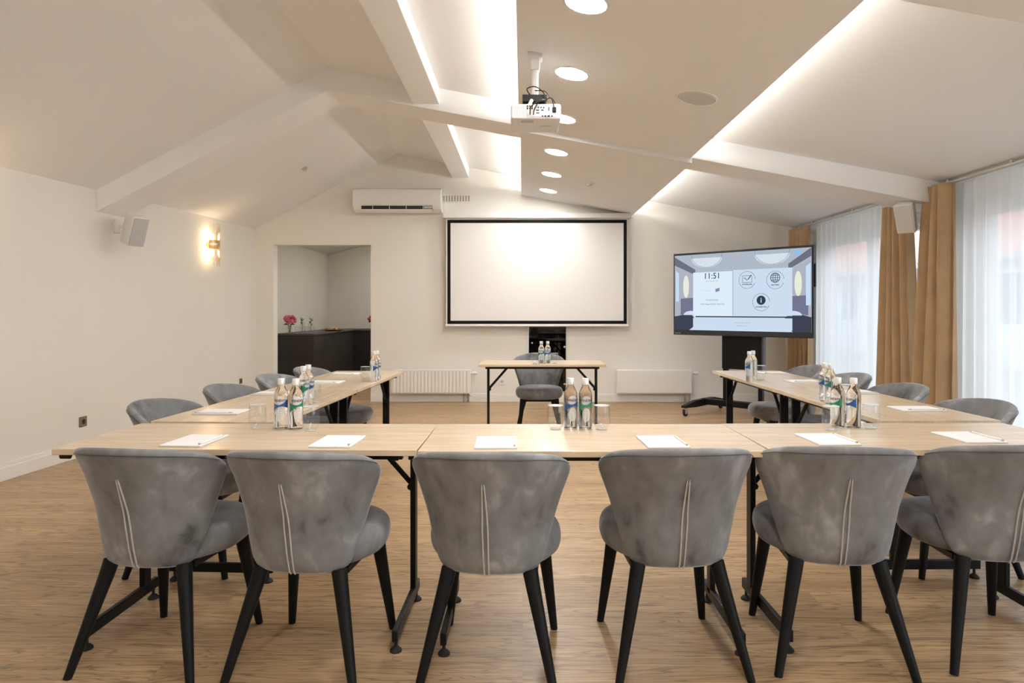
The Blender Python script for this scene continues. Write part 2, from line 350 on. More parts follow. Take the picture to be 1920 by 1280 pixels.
for y0, y1 in ((-2.7,1.1), (1.9,5.72), (6.45,8.72)): b.box(3.95, 4.12, y0, y1, 0, WZ0); b.box(3.95, 4.12, y0, y1, WZ1, 2.4)
struct('wall_right', b, M['wall'])
b = MB(); pts = [(-4.35, zc(-4.35)), (-1.7, zc(-1.7)), (4.15, zc(4.15))]
b.prism(pts + [(x, z+.14) for x, z in reversed(pts)], -3.2, 9.12); struct('ceiling', b, M['ceil'])
n = [0]
def trim(mb, m=M['beam'], **k):
    n[0] += 1; return struct('trim_%d' % n[0], mb, m, **k)
for y0, y1 in ((5.79, 6.20), (2.40, 2.81), (-1.0, -.6)):          # cross beams following the gable
    b = MB(); top = [(xl(y0)+.0, zc(xl(y0))), (-1.7, zc(-1.7)), (3.97, zc(3.97))]
    b.prism([(x, z-.195) for x, z in top] + [(x, z+.02) for x, z in reversed(top)], y0, y1); trim(b, bevel=.004)
b = MB(); b.box(-.956, -.73, -3.1, 8.98, 3.04, 3.24); trim(b, bevel=.004)
def slab(x0, x1, drop, y0, y1, th=.06):
    b = MB(); b.prism([(x0, zc(x0)-drop), (x1, zc(x1)-drop), (x1, zc(x1)-drop+th), (x0, zc(x0)-drop+th)], y0, y1); trim(b, M['ceil'])
slab(-.035, 1.47, .200, -3.1, 5.789)
slab(-.02, 1.483, .240, 5.79, 8.965)
# windows
def window(i, y0, y1, muls):
    b = MB(); x0, x1 = 3.99, 4.06; fw = .06
    b.box(x0, x1, y0, y0+fw, WZ0, WZ1); b.box(x0, x1, y1-fw, y1, WZ0, WZ1); b.box(x0, x1, y0, y1, WZ1-fw, WZ1); b.box(x0, x1, y0, y1, WZ0, WZ0+fw)
    for m in muls: b.box(x0, x1, m-.05, m+.05, WZ0, WZ1)
    f = struct('window_%d' % i, b, M['winframe'], bevel=.005)
    p = MB(); p.box(4.022, 4.028, y0+.03, y1-.03, WZ0+.03, WZ1-.03); p.build('window_pane', M['winglass'], f)
window(1, 6.45, 8.72, (7.6,)); window(2, 1.9, 5.72, (3.2, 4.5)); window(3, -2.7, 1.1, (-.8,))
# baseboards
def bb(name, p0, p1, h=.112, t=.018, side=1):
    d = Vector((p1[0]-p0[0], p1[1]-p0[1])).normalized(); nrm = Vector((d.y, -d.x))*side
    b = MB()
    for (hh, tt, z0) in ((h*.78, t, 0), (h, t*.55, 0)):
        q = [Vector(p0), Vector(p1), Vector(p1)+nrm*tt, Vector(p0)+nrm*tt]
        b.prism([(v.x, v.y) for v in q], z0, hh, 'z')
    struct(name, b, M['trim'], bevel=.003)
bb('baseboard_left', (xl(-3), -3), (xl(8.97), 8.97), .125)
b = MB()
for x0, x1 in ((-3.62,-3.38), (-2.06, 3.95)):
    b.box(x0, x1, YB-.018, YB, 0, .09); b.box(x0, x1, YB-.010, YB, .09, .112)
struct('baseboard_back', b, M['trim'], bevel=.003)
# alcove behind the doorway
b = MB(); b.box(-3.86, -3.72, 9.12, 12.75, 0, 2.32); struct('wall_alcove_left', b, M['alcove'])
b = MB(); b.prism([(-3.86,0), (-1.3,0), (-1.3,2.93), (-3.72,2.30), (-3.86,2.30)], 12.6, 12.75); struct('wall_alcove_back', b, M['alcove'])
b = MB(); b.box(-1.44, -1.3, 9.12, 12.6, 0, 2.95); struct('wall_alcove_right', b, M['alcove'])
b = MB(); b.prism([(-3.86,2.27), (-1.3,2.93), (-1.3,3.05), (-3.86,2.39)], 9.12, 12.75); struct('ceiling_alcove', b, M['alcove'])

# ------------------------------------------------------------------ lights in the ceiling
def slope_rot(x, left=False):
    return (0, math.atan(.187) if x > -1.7 else -math.atan(.525), 0)
dl = None
spots = [(8.30,.240),(7.31,.240),(6.29,.240),(5.33,.2),(4.32,.2),(3.33,.2),(2.1,.2),(1.1,.2),(.1,.2),(-.9,.2),(-1.9,.2)]
dlab = ['round ceiling downlight nearest the projection screen', 'round ceiling downlight second nearest the projection screen', 'round ceiling downlight just past the step in the ceiling panel',
        'round ceiling downlight half hidden behind the projector', 'round ceiling downlight right of the projector pole', 'large round downlight cut by the top edge of the picture']
for i, (y, d) in enumerate(spots):
    x = .32; z = zc(x)-d
    lab = dlab[i] if i < 6 else 'round ceiling downlight behind the viewer'
    if dl is None:
        dl = thing('downlight', lab, 'ceiling light', (x, y, z), group='downlights in the lowered ceiling panel'); dl.rotation_euler = slope_rot(x)
        r = MB(); r.lathe([(.106,-.0005),(.106,-.006),(.120,-.004),(.122,0.001)], 40); r.build('trim_ring', M['plasticg'], dl)
        r = MB(); r.lathe([(.107,-.001),(.107,-.004)], 40); r.build('diffuser', M['diffuser'], dl)
    else:
        k = dup(dl, (x, y, z), 0, lab); k.rotation_euler = slope_rot(x)
k = dup(dl, (-1.95, 10.2, 2.27+.258*(3.86-1.95)-.002), 0, 'added round downlight brightening the alcove, hidden by the wall'); k.rotation_euler = (0, -math.atan(.258), 0); k['group'] = 'added lamps brightening the alcove'  # unseen lamp added to brighten the dark alcove
k = dup(dl, (-1.95, 11.6, 2.27+.258*(3.86-1.95)-.002), 0, 'second added round downlight brightening the deep alcove, hidden by the wall'); k.rotation_euler = (0, -math.atan(.258), 0); k['group'] = 'added lamps brightening the alcove'  # another added lamp, out of view, lifts the alcove walls further
# disc speaker in the slab
t = thing('ceiling_speaker', 'large flat round unlit disc set in the lowered ceiling panel', 'ceiling speaker', (1.143, 4.34, zc(1.143)-.2)); t.rotation_euler = slope_rot(1)
r = MB(); r.lathe([(.118,-.001),(.122,-.008),(.134,-.007),(.138,.001)], 40); r.build('rim', M['plasticg'], t)
r = MB(); r.lathe([(.118,-.002),(.118,-.004),(.02,-.005)], 40); r.build('grille', M['grillew'], t)
t = thing('smoke_detector', 'small white smoke detector on the lowered ceiling panel', 'smoke detector', (.743, 7.37, zc(.743)-.24)); t.rotation_euler = slope_rot(1)
r = MB(); r.lathe([(.05,0),(.05,-.012),(.042,-.02)], 28); r.build('base', M['plastic'], t)
r = MB(); r.lathe([(.030,-.018),(.028,-.034),(.018,-.04)], 24); r.build('sensor_cap', M['grillew'], t)
t = thing('smoke_detector', 'small white smoke detector on the sloped ceiling above the wall sconce', 'smoke detector', (-2.552, 7.70, zc(-2.552)+.0)); t.rotation_euler = slope_rot(-2)
r = MB(); r.lathe([(.05,.002),(.05,-.014),(.040,-.022)], 28); r.build('base', M['plastic'], t)
r = MB(); r.lathe([(.028,-.02),(.027,-.042),(.012,-.052)], 24); r.build('sensor_cap', M['grille'], t)
# led tapes lying on top of the slab edges
leds = []
for (x, d, y0, y1, lab) in ((.03,.14,-3,2.38,'warm led tape above the left edge of the ceiling panel behind the viewer'), (1.40,.14,-3,2.38,'warm led tape above the right edge of the ceiling panel behind the viewer'),
        (.03,.14,2.83,5.77,'warm led tape glowing above the left edge of the near ceiling panel'), (1.40,.14,2.83,5.77,'warm led tape glowing above the right edge of the near ceiling panel'),
        (.045,.18,6.22,8.9,'warm led tape glowing above the left edge of the far ceiling panel'), (1.41,.18,6.22,8.9,'warm led tape glowing above the right edge of the far ceiling panel')):
    b = MB(); z = zc(x)-d+.004; b.box(x-.012, x+.012, y0, y1, z, z+.008)
    tag(b.build('led_strip', M['led']), lab, 'led strip', 'led tapes hidden in the ceiling cove')

# ------------------------------------------------------------------ projection screen, rack, AC, vent, radiators, sockets
t = thing('projection_screen', 'wide white pull-down projection screen with black border on the back wall', 'projection screen', (.19, 8.86, 1.0))
b = MB(); b.box(-1.254, 1.257, -.05, .10, 1.467, 1.540); b.build('casing', M['plastic'], t, bevel=.012)
b = MB(); b.box(-1.215, 1.215, .0, .004, .036, 1.47); b.build('canvas', M['screenw'], t)
b = MB(); X0, X1, Z0, Z1, W = -1.199, 1.205, .058, 1.452, .043
for a in ((X0,X1,Z1-W,Z1), (X0,X1,Z0,Z0+W), (X0,X0+W,Z0+W,Z1-W), (X1-W,X1,Z0+W,Z1-W)): b.box(a[0], a[1], -.0015, .0, a[2], a[3])
b.build('black_border', M['screenb'], t)
b = MB(); b.tube([(-1.225,.002,.034), (1.225,.002,.034)], .014, 12); b.build('bottom_bar', M['plastic'], t)

t = thing('equipment_rack', 'black glass-fronted equipment rack set in the wall under the screen', 'equipment rack', (.3325, 8.95, .145))
b = MB(); b.box(-.25,.25,.16,.17,0,1.15); b.box(-.25,-.235,.0,.17,0,1.15); b.box(.235,.25,.0,.17,0,1.15); b.box(-.25,.25,.0,.17,0,.012); b.box(-.25,.25,.0,.17,1.138,1.15)
b.build('cabinet', M['black'], t)
for i, (z, h, mm) in enumerate(((.10,.10,'device'), (.26,.05,'darkgrey'), (.36,.16,'device'), (.56,.09,'device'), (.70,.06,'darkgrey'), (.80,.05,'device'), (.90,.10,'darkgrey'))):
    b = MB(); b.box(-.21, .21, .04, .15, z, z+h)
    d = b.build('rack_device', M[mm], t, bevel=.003)
    b = MB(); 
    for k in range(5): b.box(-.19+k*.035, -.18+k*.035, .036, .041, z+h*.4, z+h*.4+.012)
    b.build('indicator', M['chrome'], d)
b = MB(); b.box(-.252, .252, -.012, -.006, 0, 1.152); b.build('glass_door', M['smoked'], t)
for z in (.10, .60): b = MB(); b.lathe([(.0,-.022),(.014,-.022),(.014,-.012)], 16, T=Matrix.Translation((.238,0,z)) @ Matrix.Rotation(R(-90),4,'X') @ Matrix.Translation((0,0,.0))); b.build('door_hinge', M['chrome'], t)
b = MB(); T = Matrix.Translation((-.205,-.012,.655)) @ Matrix.Rotation(R(90),4,'X'); b.lathe([(.012,0),(.012,.012),(.006,.016)], 16, T=T); b.build('door_lock', M['chrome'], t)
for z in (.10, .60):
    b = MB(); T = Matrix.Translation((.235,-.012,z)) @ Matrix.Rotation(R(90),4,'X'); b.lathe([(.015,0),(.015,.008),(.010,.012)], 16, T=T); b.build('door_bolt', M['chrome'], t)
b = MB(); b.box(-.085,-.035,-.014,-.012,.88,.90); b.build('name_plate', M['chrome'], t)

t = thing('air_conditioner', 'long white wall-mounted split air conditioner above the doorway', 'air conditioner', (-1.667, YB, 2.55))
pr = [(0,.03),(0,.315),(-.16,.315),(-.20,.29),(-.215,.20),(-.205,.09),(-.175,.035),(-.10,0),(-.03,0)]
b = MB(); b.prism(pr, -.592, .592, 'x'); b.build('body', M['plasticg'], t, bevel=.012, seg=3)
b = MB(); b.prism([(-.212,.075),(-.206,.030),(-.15,.005),(-.15,.075)], -.47, .47, 'x'); b.build('outlet_recess', M['dark'], t)
for k in range(4):
    b = MB(); x = -.2225+k*.2225-.10; b.box(x, x+.006, -.216, -.17, .03, .078); b.build('outlet_divider', M['plastic'], t)
b = MB(); b.prism([(-.222,.028),(-.216,.016),(-.155,-.006),(-.150,.004)], -.47, .47, 'x'); b.build('louvre_flap', M['plasticg'], t)
b = MB(); b.box(.36,.47,-.214,-.206,.037,.07); b.build('status_panel', M['grille'], t)
t = thing('wall_vent', 'small slotted white wall vent beside the air conditioner', 'vent', (-.90, YB, 2.755))
b = MB(); b.box(-.2,.2,-.006,0,-.055,.055); b.build('plate', M['wall'], t, bevel=.003)
b = MB()
for k in range(10): b.box(-.178+k*.0375, -.158+k*.0375, -.0075, -.006, -.038, .038)
b.build('slots', M['copper'], t)

def radiator(name, label, x0, x1, ribs, valve_r=True):
    cx = (x0+x1)/2; hw = (x1-x0)/2; z0, z1 = .121, .443
    t = thing('radiator', label, 'radiator', (cx, YB, 0), group='radiators under the screen')
    b = MB(); b.box(-hw, hw, -.10, -.035, z0, z1); b.build('body', M['rad'], t, bevel=.006)
    if ribs:
        nn = 22
        def fn(u, v):
            x = -hw+.015 + u*(2*hw-.03); ph = u*nn % 1
            return (x, -.102-.009*max(0, math.sin(PI*ph))**.6, z0+.015+v*(z1-z0-.04))
        b = MB(); b.grid(fn, nn*6, 1); b.build('ribbed_front', M['rad'], t)
    else:
        b = MB(); b.box(-hw+.012, hw-.012, -.106, -.100, z0+.012, z1-.012); b.build('front_panel', M['rad'], t, bevel=.003)
    b = MB()
    for k in range(34):
        x = -hw+.02+k*(2*hw-.04)/33; b.box(x, x+.006, -.095, -.04, z1, z1+.003)
    b.build('top_grille', M['rad'], t)
    for dx in (-.09, -.03): b = MB(); b.tube([(hw+dx, -.06, z0+.01), (hw+dx, -.06, .004)], .012, 10); b.build('pipe', M['copper'], t)
    b = MB(); b.tube([(hw, -.065, z1-.05), (hw+.03, -.065, z1-.05)], .012, 12); b.tube([(hw+.03,-.065,z1-.05),(hw+.085,-.065,z1-.05)], .021, 16); b.build('valve', M['plastic'], t, bevel=.003)
    b = MB(); b.box(-hw+.15,-hw+.18,-.036,-.001,z0+.02,z1-.02); b.box(hw-.18,hw-.15,-.036,-.001,z0+.02,z1-.02); b.build('wall_bracket', M['rad'], t)
radiator('', 'ribbed white radiator left of the presenter table', -1.767, -.70, True)
radiator('', 'smooth white radiator between presenter table and display', 1.265, 2.275, False)

def socket(label, loc, rz, m, s=.045, hole=True):
    t = thing('wall_socket', label, 'socket', loc, rz)
    b = MB(); b.box(-s, s, -.010, 0, -s, s); b.build('cover_plate', m, t, bevel=.004)
    b = MB(); T = Matrix.Translation((0,-.0105,0)) @ Matrix.Rotation(R(90),4,'X'); b.lathe([(.001,.0005),(.021,.0005),(.023,0)], 20, T=T); b.build('socket_well', M['dark'] if m is M['socketbrown'] else M['grille'], t)
la = -math.atan(.036)
socket('square bronze wall socket low on the left wall near the table corner', (xl(5.62)+.001, 5.62, .292), R(90)+la, M['socketbrown'], .043)
socket('small bronze wall socket far along the left wall', (xl(8.52)+.001, 8.52, .33), R(90)+la, M['socketbrown'], .035)
socket('white wall socket beneath the presenter table', (-.28, YB-.001, .275), 0, M['plastic'], .043)

# ------------------------------------------------------------------ wall speakers and sconces
def wall_speaker(label, loc, rz, gm, wall_dx, tilt=R(14)):
    # local front is -y
    t = thing('wall_speaker', label, 'speaker', loc, rz, 'wall speakers under the cross beam')
    T = Matrix.Rotation(tilt, 4, 'X')
    b = MB(); pts = [(-.078,-.09),(.078,-.09),(.06,.05),(.035,.085),(-.035,.085),(-.06,.05)]
    b.add([T @ Vector((x, y, z)) for z in (-.135,.135) for x, y in pts], [(5,4,3,2,1,0),(6,7,8,9,10,11)] + [(i,(i+1)%6,6+(i+1)%6,6+i) for i in range(6)])
    b.build('cabinet', M['plastic'], t, bevel=.014, seg=3)
    b = MB(); b.box(-.07,.07,-.098,-.089,-.127,.127, T); b.build('grille', gm, t, bevel=.006)
    b = MB(); b.tube([(0,.08,.03), (wall_dx[0], wall_dx[1], .03)], .018, 12)
    b.tube([(wall_dx[0], wall_dx[1], -.03), (wall_dx[0], wall_dx[1], .09)], .026, 14); b.build('wall_bracket', M['plastic'], t)
wall_speaker('white wall speaker with grey grille high on the left wall', (xl(5.95)+.22, 5.95, 1.965), R(64), M['grille'], (-.04,.16), R(20))
wall_speaker('white wall speaker hanging between the tan curtains on the right', (3.45, 5.93, 2.08), R(-48), M['grillew'], (.12,.20), R(24))

def sconce(label, loc, rz):
    t = thing('wall_sconce', label, 'wall lamp', loc, rz, 'crystal sconces on the left wall')   # wall behind +y, out to -y
    b = MB(); b.lathe([(.035,0),(.035,.012)], 20, T=Matrix.Rotation(R(90),4,'X')); b.tube([(0,-.01,0),(0,-.06,0)], .012); b.build('wall_plate', M['brass'], t)
    b = MB()
    def band(u, v):
        a = PI*(.0 + u); return (.085*math.cos(a), -.06-.055*math.sin(a), -.05+v*.1)
    b.grid(band, 18, 1); b.build('gold_band', M['brass'], t)
    for z in (.095, -.095):
        b = MB(); b.lathe([(.0,-.035),(.016,-.03),(.022,0),(.016,.03),(.0,.036)], 14, o=(0,-.055,z)); b.build('bulb', M['bulb'], t)
    for k in range(13):
        a = PI*k/12; h = .20 + .045*math.sin(a) if k % 2 else .16 + .03*math.sin(a)
        b = MB(); x, y = .098*math.cos(a), -.06-.07*math.sin(a)
        b.tube([(x,y,-h-.01),(x,y,-h),(x,y,h),(x,y,h+.01)], [.003,.0085,.0085,.003], 6); b.build('crystal_rod', M['crystal'], t)
    return t
sconce('lit gold and crystal wall sconce on the far left wall', (xl(7.69)+.002, 7.69, 2.0), R(90)+la)
sconce('lit gold and crystal wall sconce beyond the left picture edge', (xl(4.35)+.002, 4.35, 2.0), R(90)+la)

# ------------------------------------------------------------------ projector
t = thing('projector', 'white ceiling projector on a pole with black cables', 'projector', (.077, 4.13, 0))
zt = zc(.077)-.2
b = MB(); b.box(-.045,.045,-.045,.045,zt-.03,zt+.004); b.build('ceiling_plate', M['plastic'], t, bevel=.004)
b = MB(); b.box(-.028,.028,-.028,.028,zt-.10,zt-.02); b.build('pole_collar', M['plastic'], t, bevel=.006)
b = MB(); b.tube([(0,0,zt-.08),(0,0,2.50)], .021, 18); b.build('pole', M['plastic'], t)
b = MB(); b.box(-.078,.072,-.07,.09,2.515,2.560); b.box(-.078,.072,-.06,.08,2.487,2.508); b.build('mount_box', M['black'], t, bevel=.004)
b = MB(); b.tube([(-.02,-.09,2.52),(-.045,-.10,2.47)], .011, 10); b.tube([(.05,.02,2.5),(.08,.03,2.47)], .009, 10); b.build('mount_arm', M['plastic'], t)
b = MB(); b.box(-.149,.157,-.13,.19,2.392,2.486); b.build('body', M['plastic'], t, bevel=.016, seg=3)
b = MB(); b.box(-.05,.12,-.1335,-.129,2.404,2.474)
pn = b.build('connector_panel', M['plasticg'], t, bevel=.002)
b = MB()
for i in range(3):
    for j in range(2): b.box(-.052+i*.014, -.043+i*.014, -.136,-.132, 2.449+j*.013, 2.459+j*.013)
b.box(.004,.022,-.136,-.132,2.440,2.447); b.box(.034,.050,-.136,-.132,2.440,2.447); b.box(.004,.024,-.136,-.132,2.424,2.429)
for x in (.018,.034,.050): b.box(x-.004,x+.004,-.136,-.132,2.455,2.463)
for x, ww in ((.043,.009),(.060,.012),(.080,.016),(.100,.009)): b.box(x-ww/2,x+ww/2,-.136,-.132,2.404,2.412)
b.box(.078,.084,-.136,-.132,2.44,2.462); b.build('ports', M['dark'], pn)
b = MB()
for k in range(9): b.box(-.128+k*.009,-.124+k*.009,-.132,-.129,2.41,2.47)
b.build('vent_slots', M['grille'], t)
b = MB(); b.box(.103,.125,-.150,-.129,2.430,2.458); b.build('power_plug', M['rubber'], t, bevel=.003)
for pts in ([(.0,-.02,2.60),(.06,-.05,2.585),(.09,-.10,2.53),(.10,-.16,2.50),(.112,-.15,2.455)],
            [(-.03,-.05,2.56),(-.05,-.08,2.59),(.0,-.09,2.60),(.05,-.10,2.56),(.06,-.12,2.51)],
            [(.06,-.12,2.51),(.02,-.17,2.48),(-.005,-.18,2.44),(-.012,-.14,2.415)],
            [(.06,-.12,2.51),(.03,-.18,2.49),(-.025,-.19,2.45),(-.033,-.14,2.415)],
            [(.06,-.12,2.51),(.10,-.12,2.52),(.13,-.08,2.48),(.14,-.05,2.47)]):
    b = MB(); P = [Vector(p) for p in pts]; Q = []
    for i in range(len(P)-1):
        p0, p1, p2, p3 = P[max(i-1,0)], P[i], P[i+1], P[min(i+2,len(P)-1)]
        for k in range(6):
            s = k/6; Q.append(.5*((2*p1)+(p2-p0)*s+(2*p0-5*p1+4*p2-p3)*s*s+(3*p1-p0-3*p2+p3)*s**3))
    Q.append(P[-1]); b.tube(Q, .0034, 8); b.build('cable', M['rubber'], t)
b = MB(); b.box(-.085,-.010,-.10,-.05,2.3905,2.3925); b.box(.03,.10,.02,.03,2.3905,2.3925); b.build('underside_label', M['grille'], t)
b = MB(); b.lathe([(.03,0),(.028,.03)], 24, T=Matrix.Translation((-.08,.185,2.44)) @ Matrix.Rotation(R(-90),4,'X')); b.build('lens', M['dark'], t)

# ------------------------------------------------------------------ interactive display on wheeled stand
def ipd():
    A = math.atan2(-1.16, 1.227); cx, cy = (1.873+3.10)/2, (8.21+7.05)/2
    t = thing('interactive_display', 'large flat touch display showing 11:51 on a black wheeled stand', 'display', (cx, cy, 0), A)
    W2 = .845; zb, zt = .938, 1.938
    b = MB(); b.box(-W2, W2, 0, .07, zb, zt); b.build('bezel', M['bezel'], t, bevel=.006)
    b = MB(); b.box(W2-.001, W2+.012, .02, .05, zb+.55, zb+.80); b.build('pen_tray', M['black'], t)
    sz0, sz1 = zb+.062, zt-.026; sx = W2-.020
    E = lambda n_, c, s=1.0: emis(n_, c, s*.36)
    b = MB(); b.box(-sx, sx, -.003, .0005, sz0, sz1); scr = b.build('screen', E('screen_glow', (.50,.56,.66), .85), t)
    mats = [E('screen_beam', (.15,.16,.21)), E('screen_sidewall', (.42,.45,.52)), E('screen_dark', (.05,.055,.08)), E('screen_pale', (.62,.72,.86)),
            E('screen_lamp', (.80,.82,.70)), E('screen_dome', (.66,.74,.82)), E('screen_window', (.55,.72,.9)), E('screen_wainscot', (.17,.18,.27))]
    def UV(u, v, d): return (-sx + u*2*sx, -.003-d, sz1 - v*(sz1-sz0))
    b = MB()
    def poly(i, pts, d=.0006):
        b.cur = i; b.add([UV(u, v, d) for u, v in pts], [tuple(range(len(pts)))])
    def ell(i, cu, cv, ru, rv, d=.0009, n_=24, a0=0, a1=2*PI):
        poly(i, [(cu+ru*math.cos(a0+(a1-a0)*k/n_), cv+rv*math.sin(a0+(a1-a0)*k/n_)) for k in range(n_ + (0 if a1-a0 > 6 else 1))], d)
    poly(1, [(0,.12),(.17,.27),(.17,.8),(0,.8)]); poly(1, [(1,.12),(.85,.27),(.85,.8),(1,.8)])
    poly(0, [(0,.02),(.17,.20),(.17,.27),(0,.13)], .0008); poly(0, [(1,0),(1,.10),(.85,.25),(.85,.18)], .0008)
    poly(7, [(.05,.58),(.17,.57),(.17,.76),(.05,.80)], .0008); poly(7, [(.98,.56),(.85,.57),(.85,.76),(.98,.80)], .0008)
    poly(6, [(.01,.20),(.035,.24),(.035,.62),(.01,.62)], .0009); poly(6, [(.965,.22),(.995,.18),(.995,.68),(.965,.68)], .0009)
    poly(2, [(0,.82),(.13,.78),(.20,.90),(.12,1),(0,1)], .0009); poly(2, [(1,.82),(.87,.76),(.80,.88),(.88,1),(1,1)], .0009)
    poly(3, [(.16,.80),(.85,.80),(.92,1),(.10,1)], .0007)
    ell(5, .26, .05, .12, .13, .001, 24, 0, PI); ell(5, .74, .05, .12, .13, .001, 24, 0, PI)
    ell(4, .095, .42, .024, .15, .0012); ell(4, .915, .42, .024, .15, .0012)
    ell(3, .135, .80, .06, .055, .0013, 16, PI, 2*PI); ell(3, .88, .80, .06, .055, .0013, 16, PI, 2*PI)
    poly(2, [(.20,.945),(.86,.945),(.86,.975),(.20,.975)], .001)
    b.build('room_picture', None, scr, mats=mats, smooth=False)
    rim = MB()
    for cu in (.26, .74):
        pts = [UV(cu+.12*math.cos(PI*k/20), .005+.17*math.sin(PI*k/20)-.0, .0012) for k in range(21)]
        rim.tube(pts, .0018, 4)
    rim.build('dome_outline', mats[0], scr)
    def X(u): return (u-.5)*1.69
    P = lambda mm, x0, x1, z0, z1, y, nm: MB().box(x0, x1, y, y+.0004, z0, z1).build(nm, mm, scr, smooth=False)
    cardm = E('screen_card', (.72,.83,.93)); glassm = E('screen_glass_card', (.60,.71,.86)); inkm = E('screen_ink', (.03,.05,.08)); ringm = E('screen_ring', (.16,.21,.32)); softm = E('screen_soft_ink', (.33,.40,.50))
    P(cardm, X(.161), X(.461), 1.176, 1.695, -.0050, 'clock_card'); P(glassm, X(.464), X(.868), 1.176, 1.705, -.0050, 'menu_card')
    P(glassm, X(.161), X(.868), 1.015, 1.150, -.0050, 'footer_card'); P(ringm, X(.461), X(.464), 1.176, 1.695, -.0052, 'card_divider')
    P(mats[2], X(.18), X(.86), 1.156, 1.170, -.0048, 'dark_line')
    def tx(s, size, u, z, m_, nm, bold=0): 
        return text(nm, s, size, m_, scr, lambda x, y: Vector((X(u)+x, -.0062, z+y)), bold=bold)
    tx('11:51', .098, .308, 1.648, inkm, 'clock_digits', .0006)
    tx('ceturtdiena 27. jūlijs', .020, .308, 1.585, softm, 'date_text'); tx('Konferencija', .030, .308, 1.36, softm, 'conference_text', .0004)
    tx('vēža diagnostikas iespējas', .030, .308, 1.312, softm, 'conference_subtitle', .0004)
    tx('————', .026, .265, 1.474, softm, 'logo_line'); tx('Laipni lūdzam viesnīcā', .022, .53, 1.095, softm, 'footer_text'); tx('Vienmēr gaidīti', .022, .53, 1.06, softm, 'footer_subtitle')
    b = MB(); 
    for k in range(4): b.box(X(.335)+k*.013, X(.335)+k*.013+.010, -.0062, -.006, 1.455+k*.003, 1.492+k*.004)
    b.build('company_logo', E('screen_logo', (.12,.10,.32)), scr, smooth=False)
    def ring(u, z, nm, mm=ringm, r=.098, w_=.0024, a0=-.35, a1=1.75*PI+.2):
        pts = [(X(u)+r*math.cos(a), -.0058, z+r*math.sin(a)) for a in [a0 - (2*PI*.93)*k/40 for k in range(41)]]
        return MB().tube(pts, w_, 5).build(nm, mm, scr)
    ring(.565, 1.585, 'icon_ring'); ring(.757, 1.575, 'icon_ring'); ring(.662, 1.33, 'icon_ring')
    tx('WHITEBOARD', .019, .565, 1.535, inkm, 'icon_caption', .0006); tx('BROWSER', .019, .757, 1.520, inkm, 'icon_caption', .0006); tx('INFORMATION', .019, .662, 1.277, inkm, 'icon_caption', .0006)
    b = MB(); x0, z0 = X(.565), 1.595
    for a in ((x0-.058,x0+.058,z0-.040,z0-.036), (x0-.058,x0+.058,z0+.036,z0+.040), (x0-.058,x0-.054,z0-.04,z0+.04), (x0+.054,x0+.058,z0-.04,z0+.04)): b.box(a[0],a[1],-.0062,-.006,a[2],a[3])
    b.tube([(x0-.042,-.006,z0+.012),(x0-.025,-.006,z0+.014),(x0-.006,-.006,z0-.010),(x0+.008,-.006,z0-.006)], .0035, 5)
    b.tube([(x0+.012,-.006,z0-.004),(x0+.048,-.006,z0+.044)], .005, 5); b.build('whiteboard_icon', inkm, scr)
    b = MB(); x0, z0, r = X(.757), 1.600, .052
    cc = lambda rx, rz_: [(x0+rx*math.cos(2*PI*k/28), -.006, z0+rz_*math.sin(2*PI*k/28)) for k in range(29)]
    b.tube(cc(r, r), .0038, 5); b.tube(cc(r*.5, r), .003, 5); b.tube([(x0,-.006,z0-r),(x0,-.006,z0+r)], .003, 5)
    for dz, k in ((0,1), (r*.5,.86), (-r*.5,.86)): b.tube([(x0-r*k,-.006,z0+dz),(x0+r*k,-.006,z0+dz)], .003, 5)
    b.build('globe_icon', inkm, scr)
    b = MB(); x0, z0 = X(.662), 1.352; b.add([(x0+.052*math.cos(2*PI*k/32), -.006, z0+.052*math.sin(2*PI*k/32)) for k in range(32)], [tuple(range(32))]); b.build('information_icon', inkm, scr)
    text('information_letter', 'i', .085, cardm, scr, lambda x, y: Vector((x0+x, -.0066, z0+y)), bold=.0008)
    b = MB(); x0, z0 = X(.905), zt-.075; b.add([(x0+.03*math.cos(2*PI*k/24), -.006, z0+.03*math.sin(2*PI*k/24)) for k in range(24)], [tuple(range(24))]); b.build('status_icon', E('screen_blue', (.25,.55,.85)), scr)
    text('maker_name', 'SAMSUNG', .018, M['grille'], t, lambda x, y: Vector((-W2+.06+x, -.0008, zb+.022+y)))
    # stand
    b = MB(); b.box(-.24, .24, .075, .16, .55, 1.6); b.build('column_panel', M['black'], t, bevel=.006)
    b = MB(); b.box(-.24,-.19,.10,.16,.10,.60); b.build('column_upright', M['black'], t, bevel=.004)
    b = MB(); b.box(.19,.24,.10,.16,.10,.60); b.build('column_upright', M['black'], t, bevel=.004)
    b = MB(); b.box(.24,.262,.08,.15,.55,1.6); b.build('cable_channel', M['darkgrey'], t)
    b = MB(); b.box(-.52,.52,.08,.18,.10,.17); b.build('base_bar', M['black'], t, bevel=.005)
    for sx_ in (-1, 1):
        b = MB(); b.prism([(-.36,.10),(-.36,.125),(-.1,.165),(.35,.165),(.58,.125),(.58,.10),(.30,.085),(-.1,.085)], sx_*.50-.03, sx_*.50+.03, 'x'); b.build('foot', M['black'], t, bevel=.004)
        for y in (-.33, .55):
            x = sx_*.50
            b = MB(); b.tube([(x,y,.11),(x,y,.085)], .012, 10); b.box(x-.022,x-.017,y-.02,y+.03,.03,.09); b.box(x+.017,x+.022,y-.02,y+.03,.03,.09); cs = b.build('caster', M['chrome'], t)
            b = MB(); b.lathe([(.012,-.014),(.036,-.014),(.038,-.008),(.038,.008),(.036,.014),(.012,.014)], 20, T=Matrix.Translation((x, y+.012, .0385)) @ Matrix.Rotation(R(90),4,'Y')); b.build('wheel', M['rubber'], cs)
ipd()

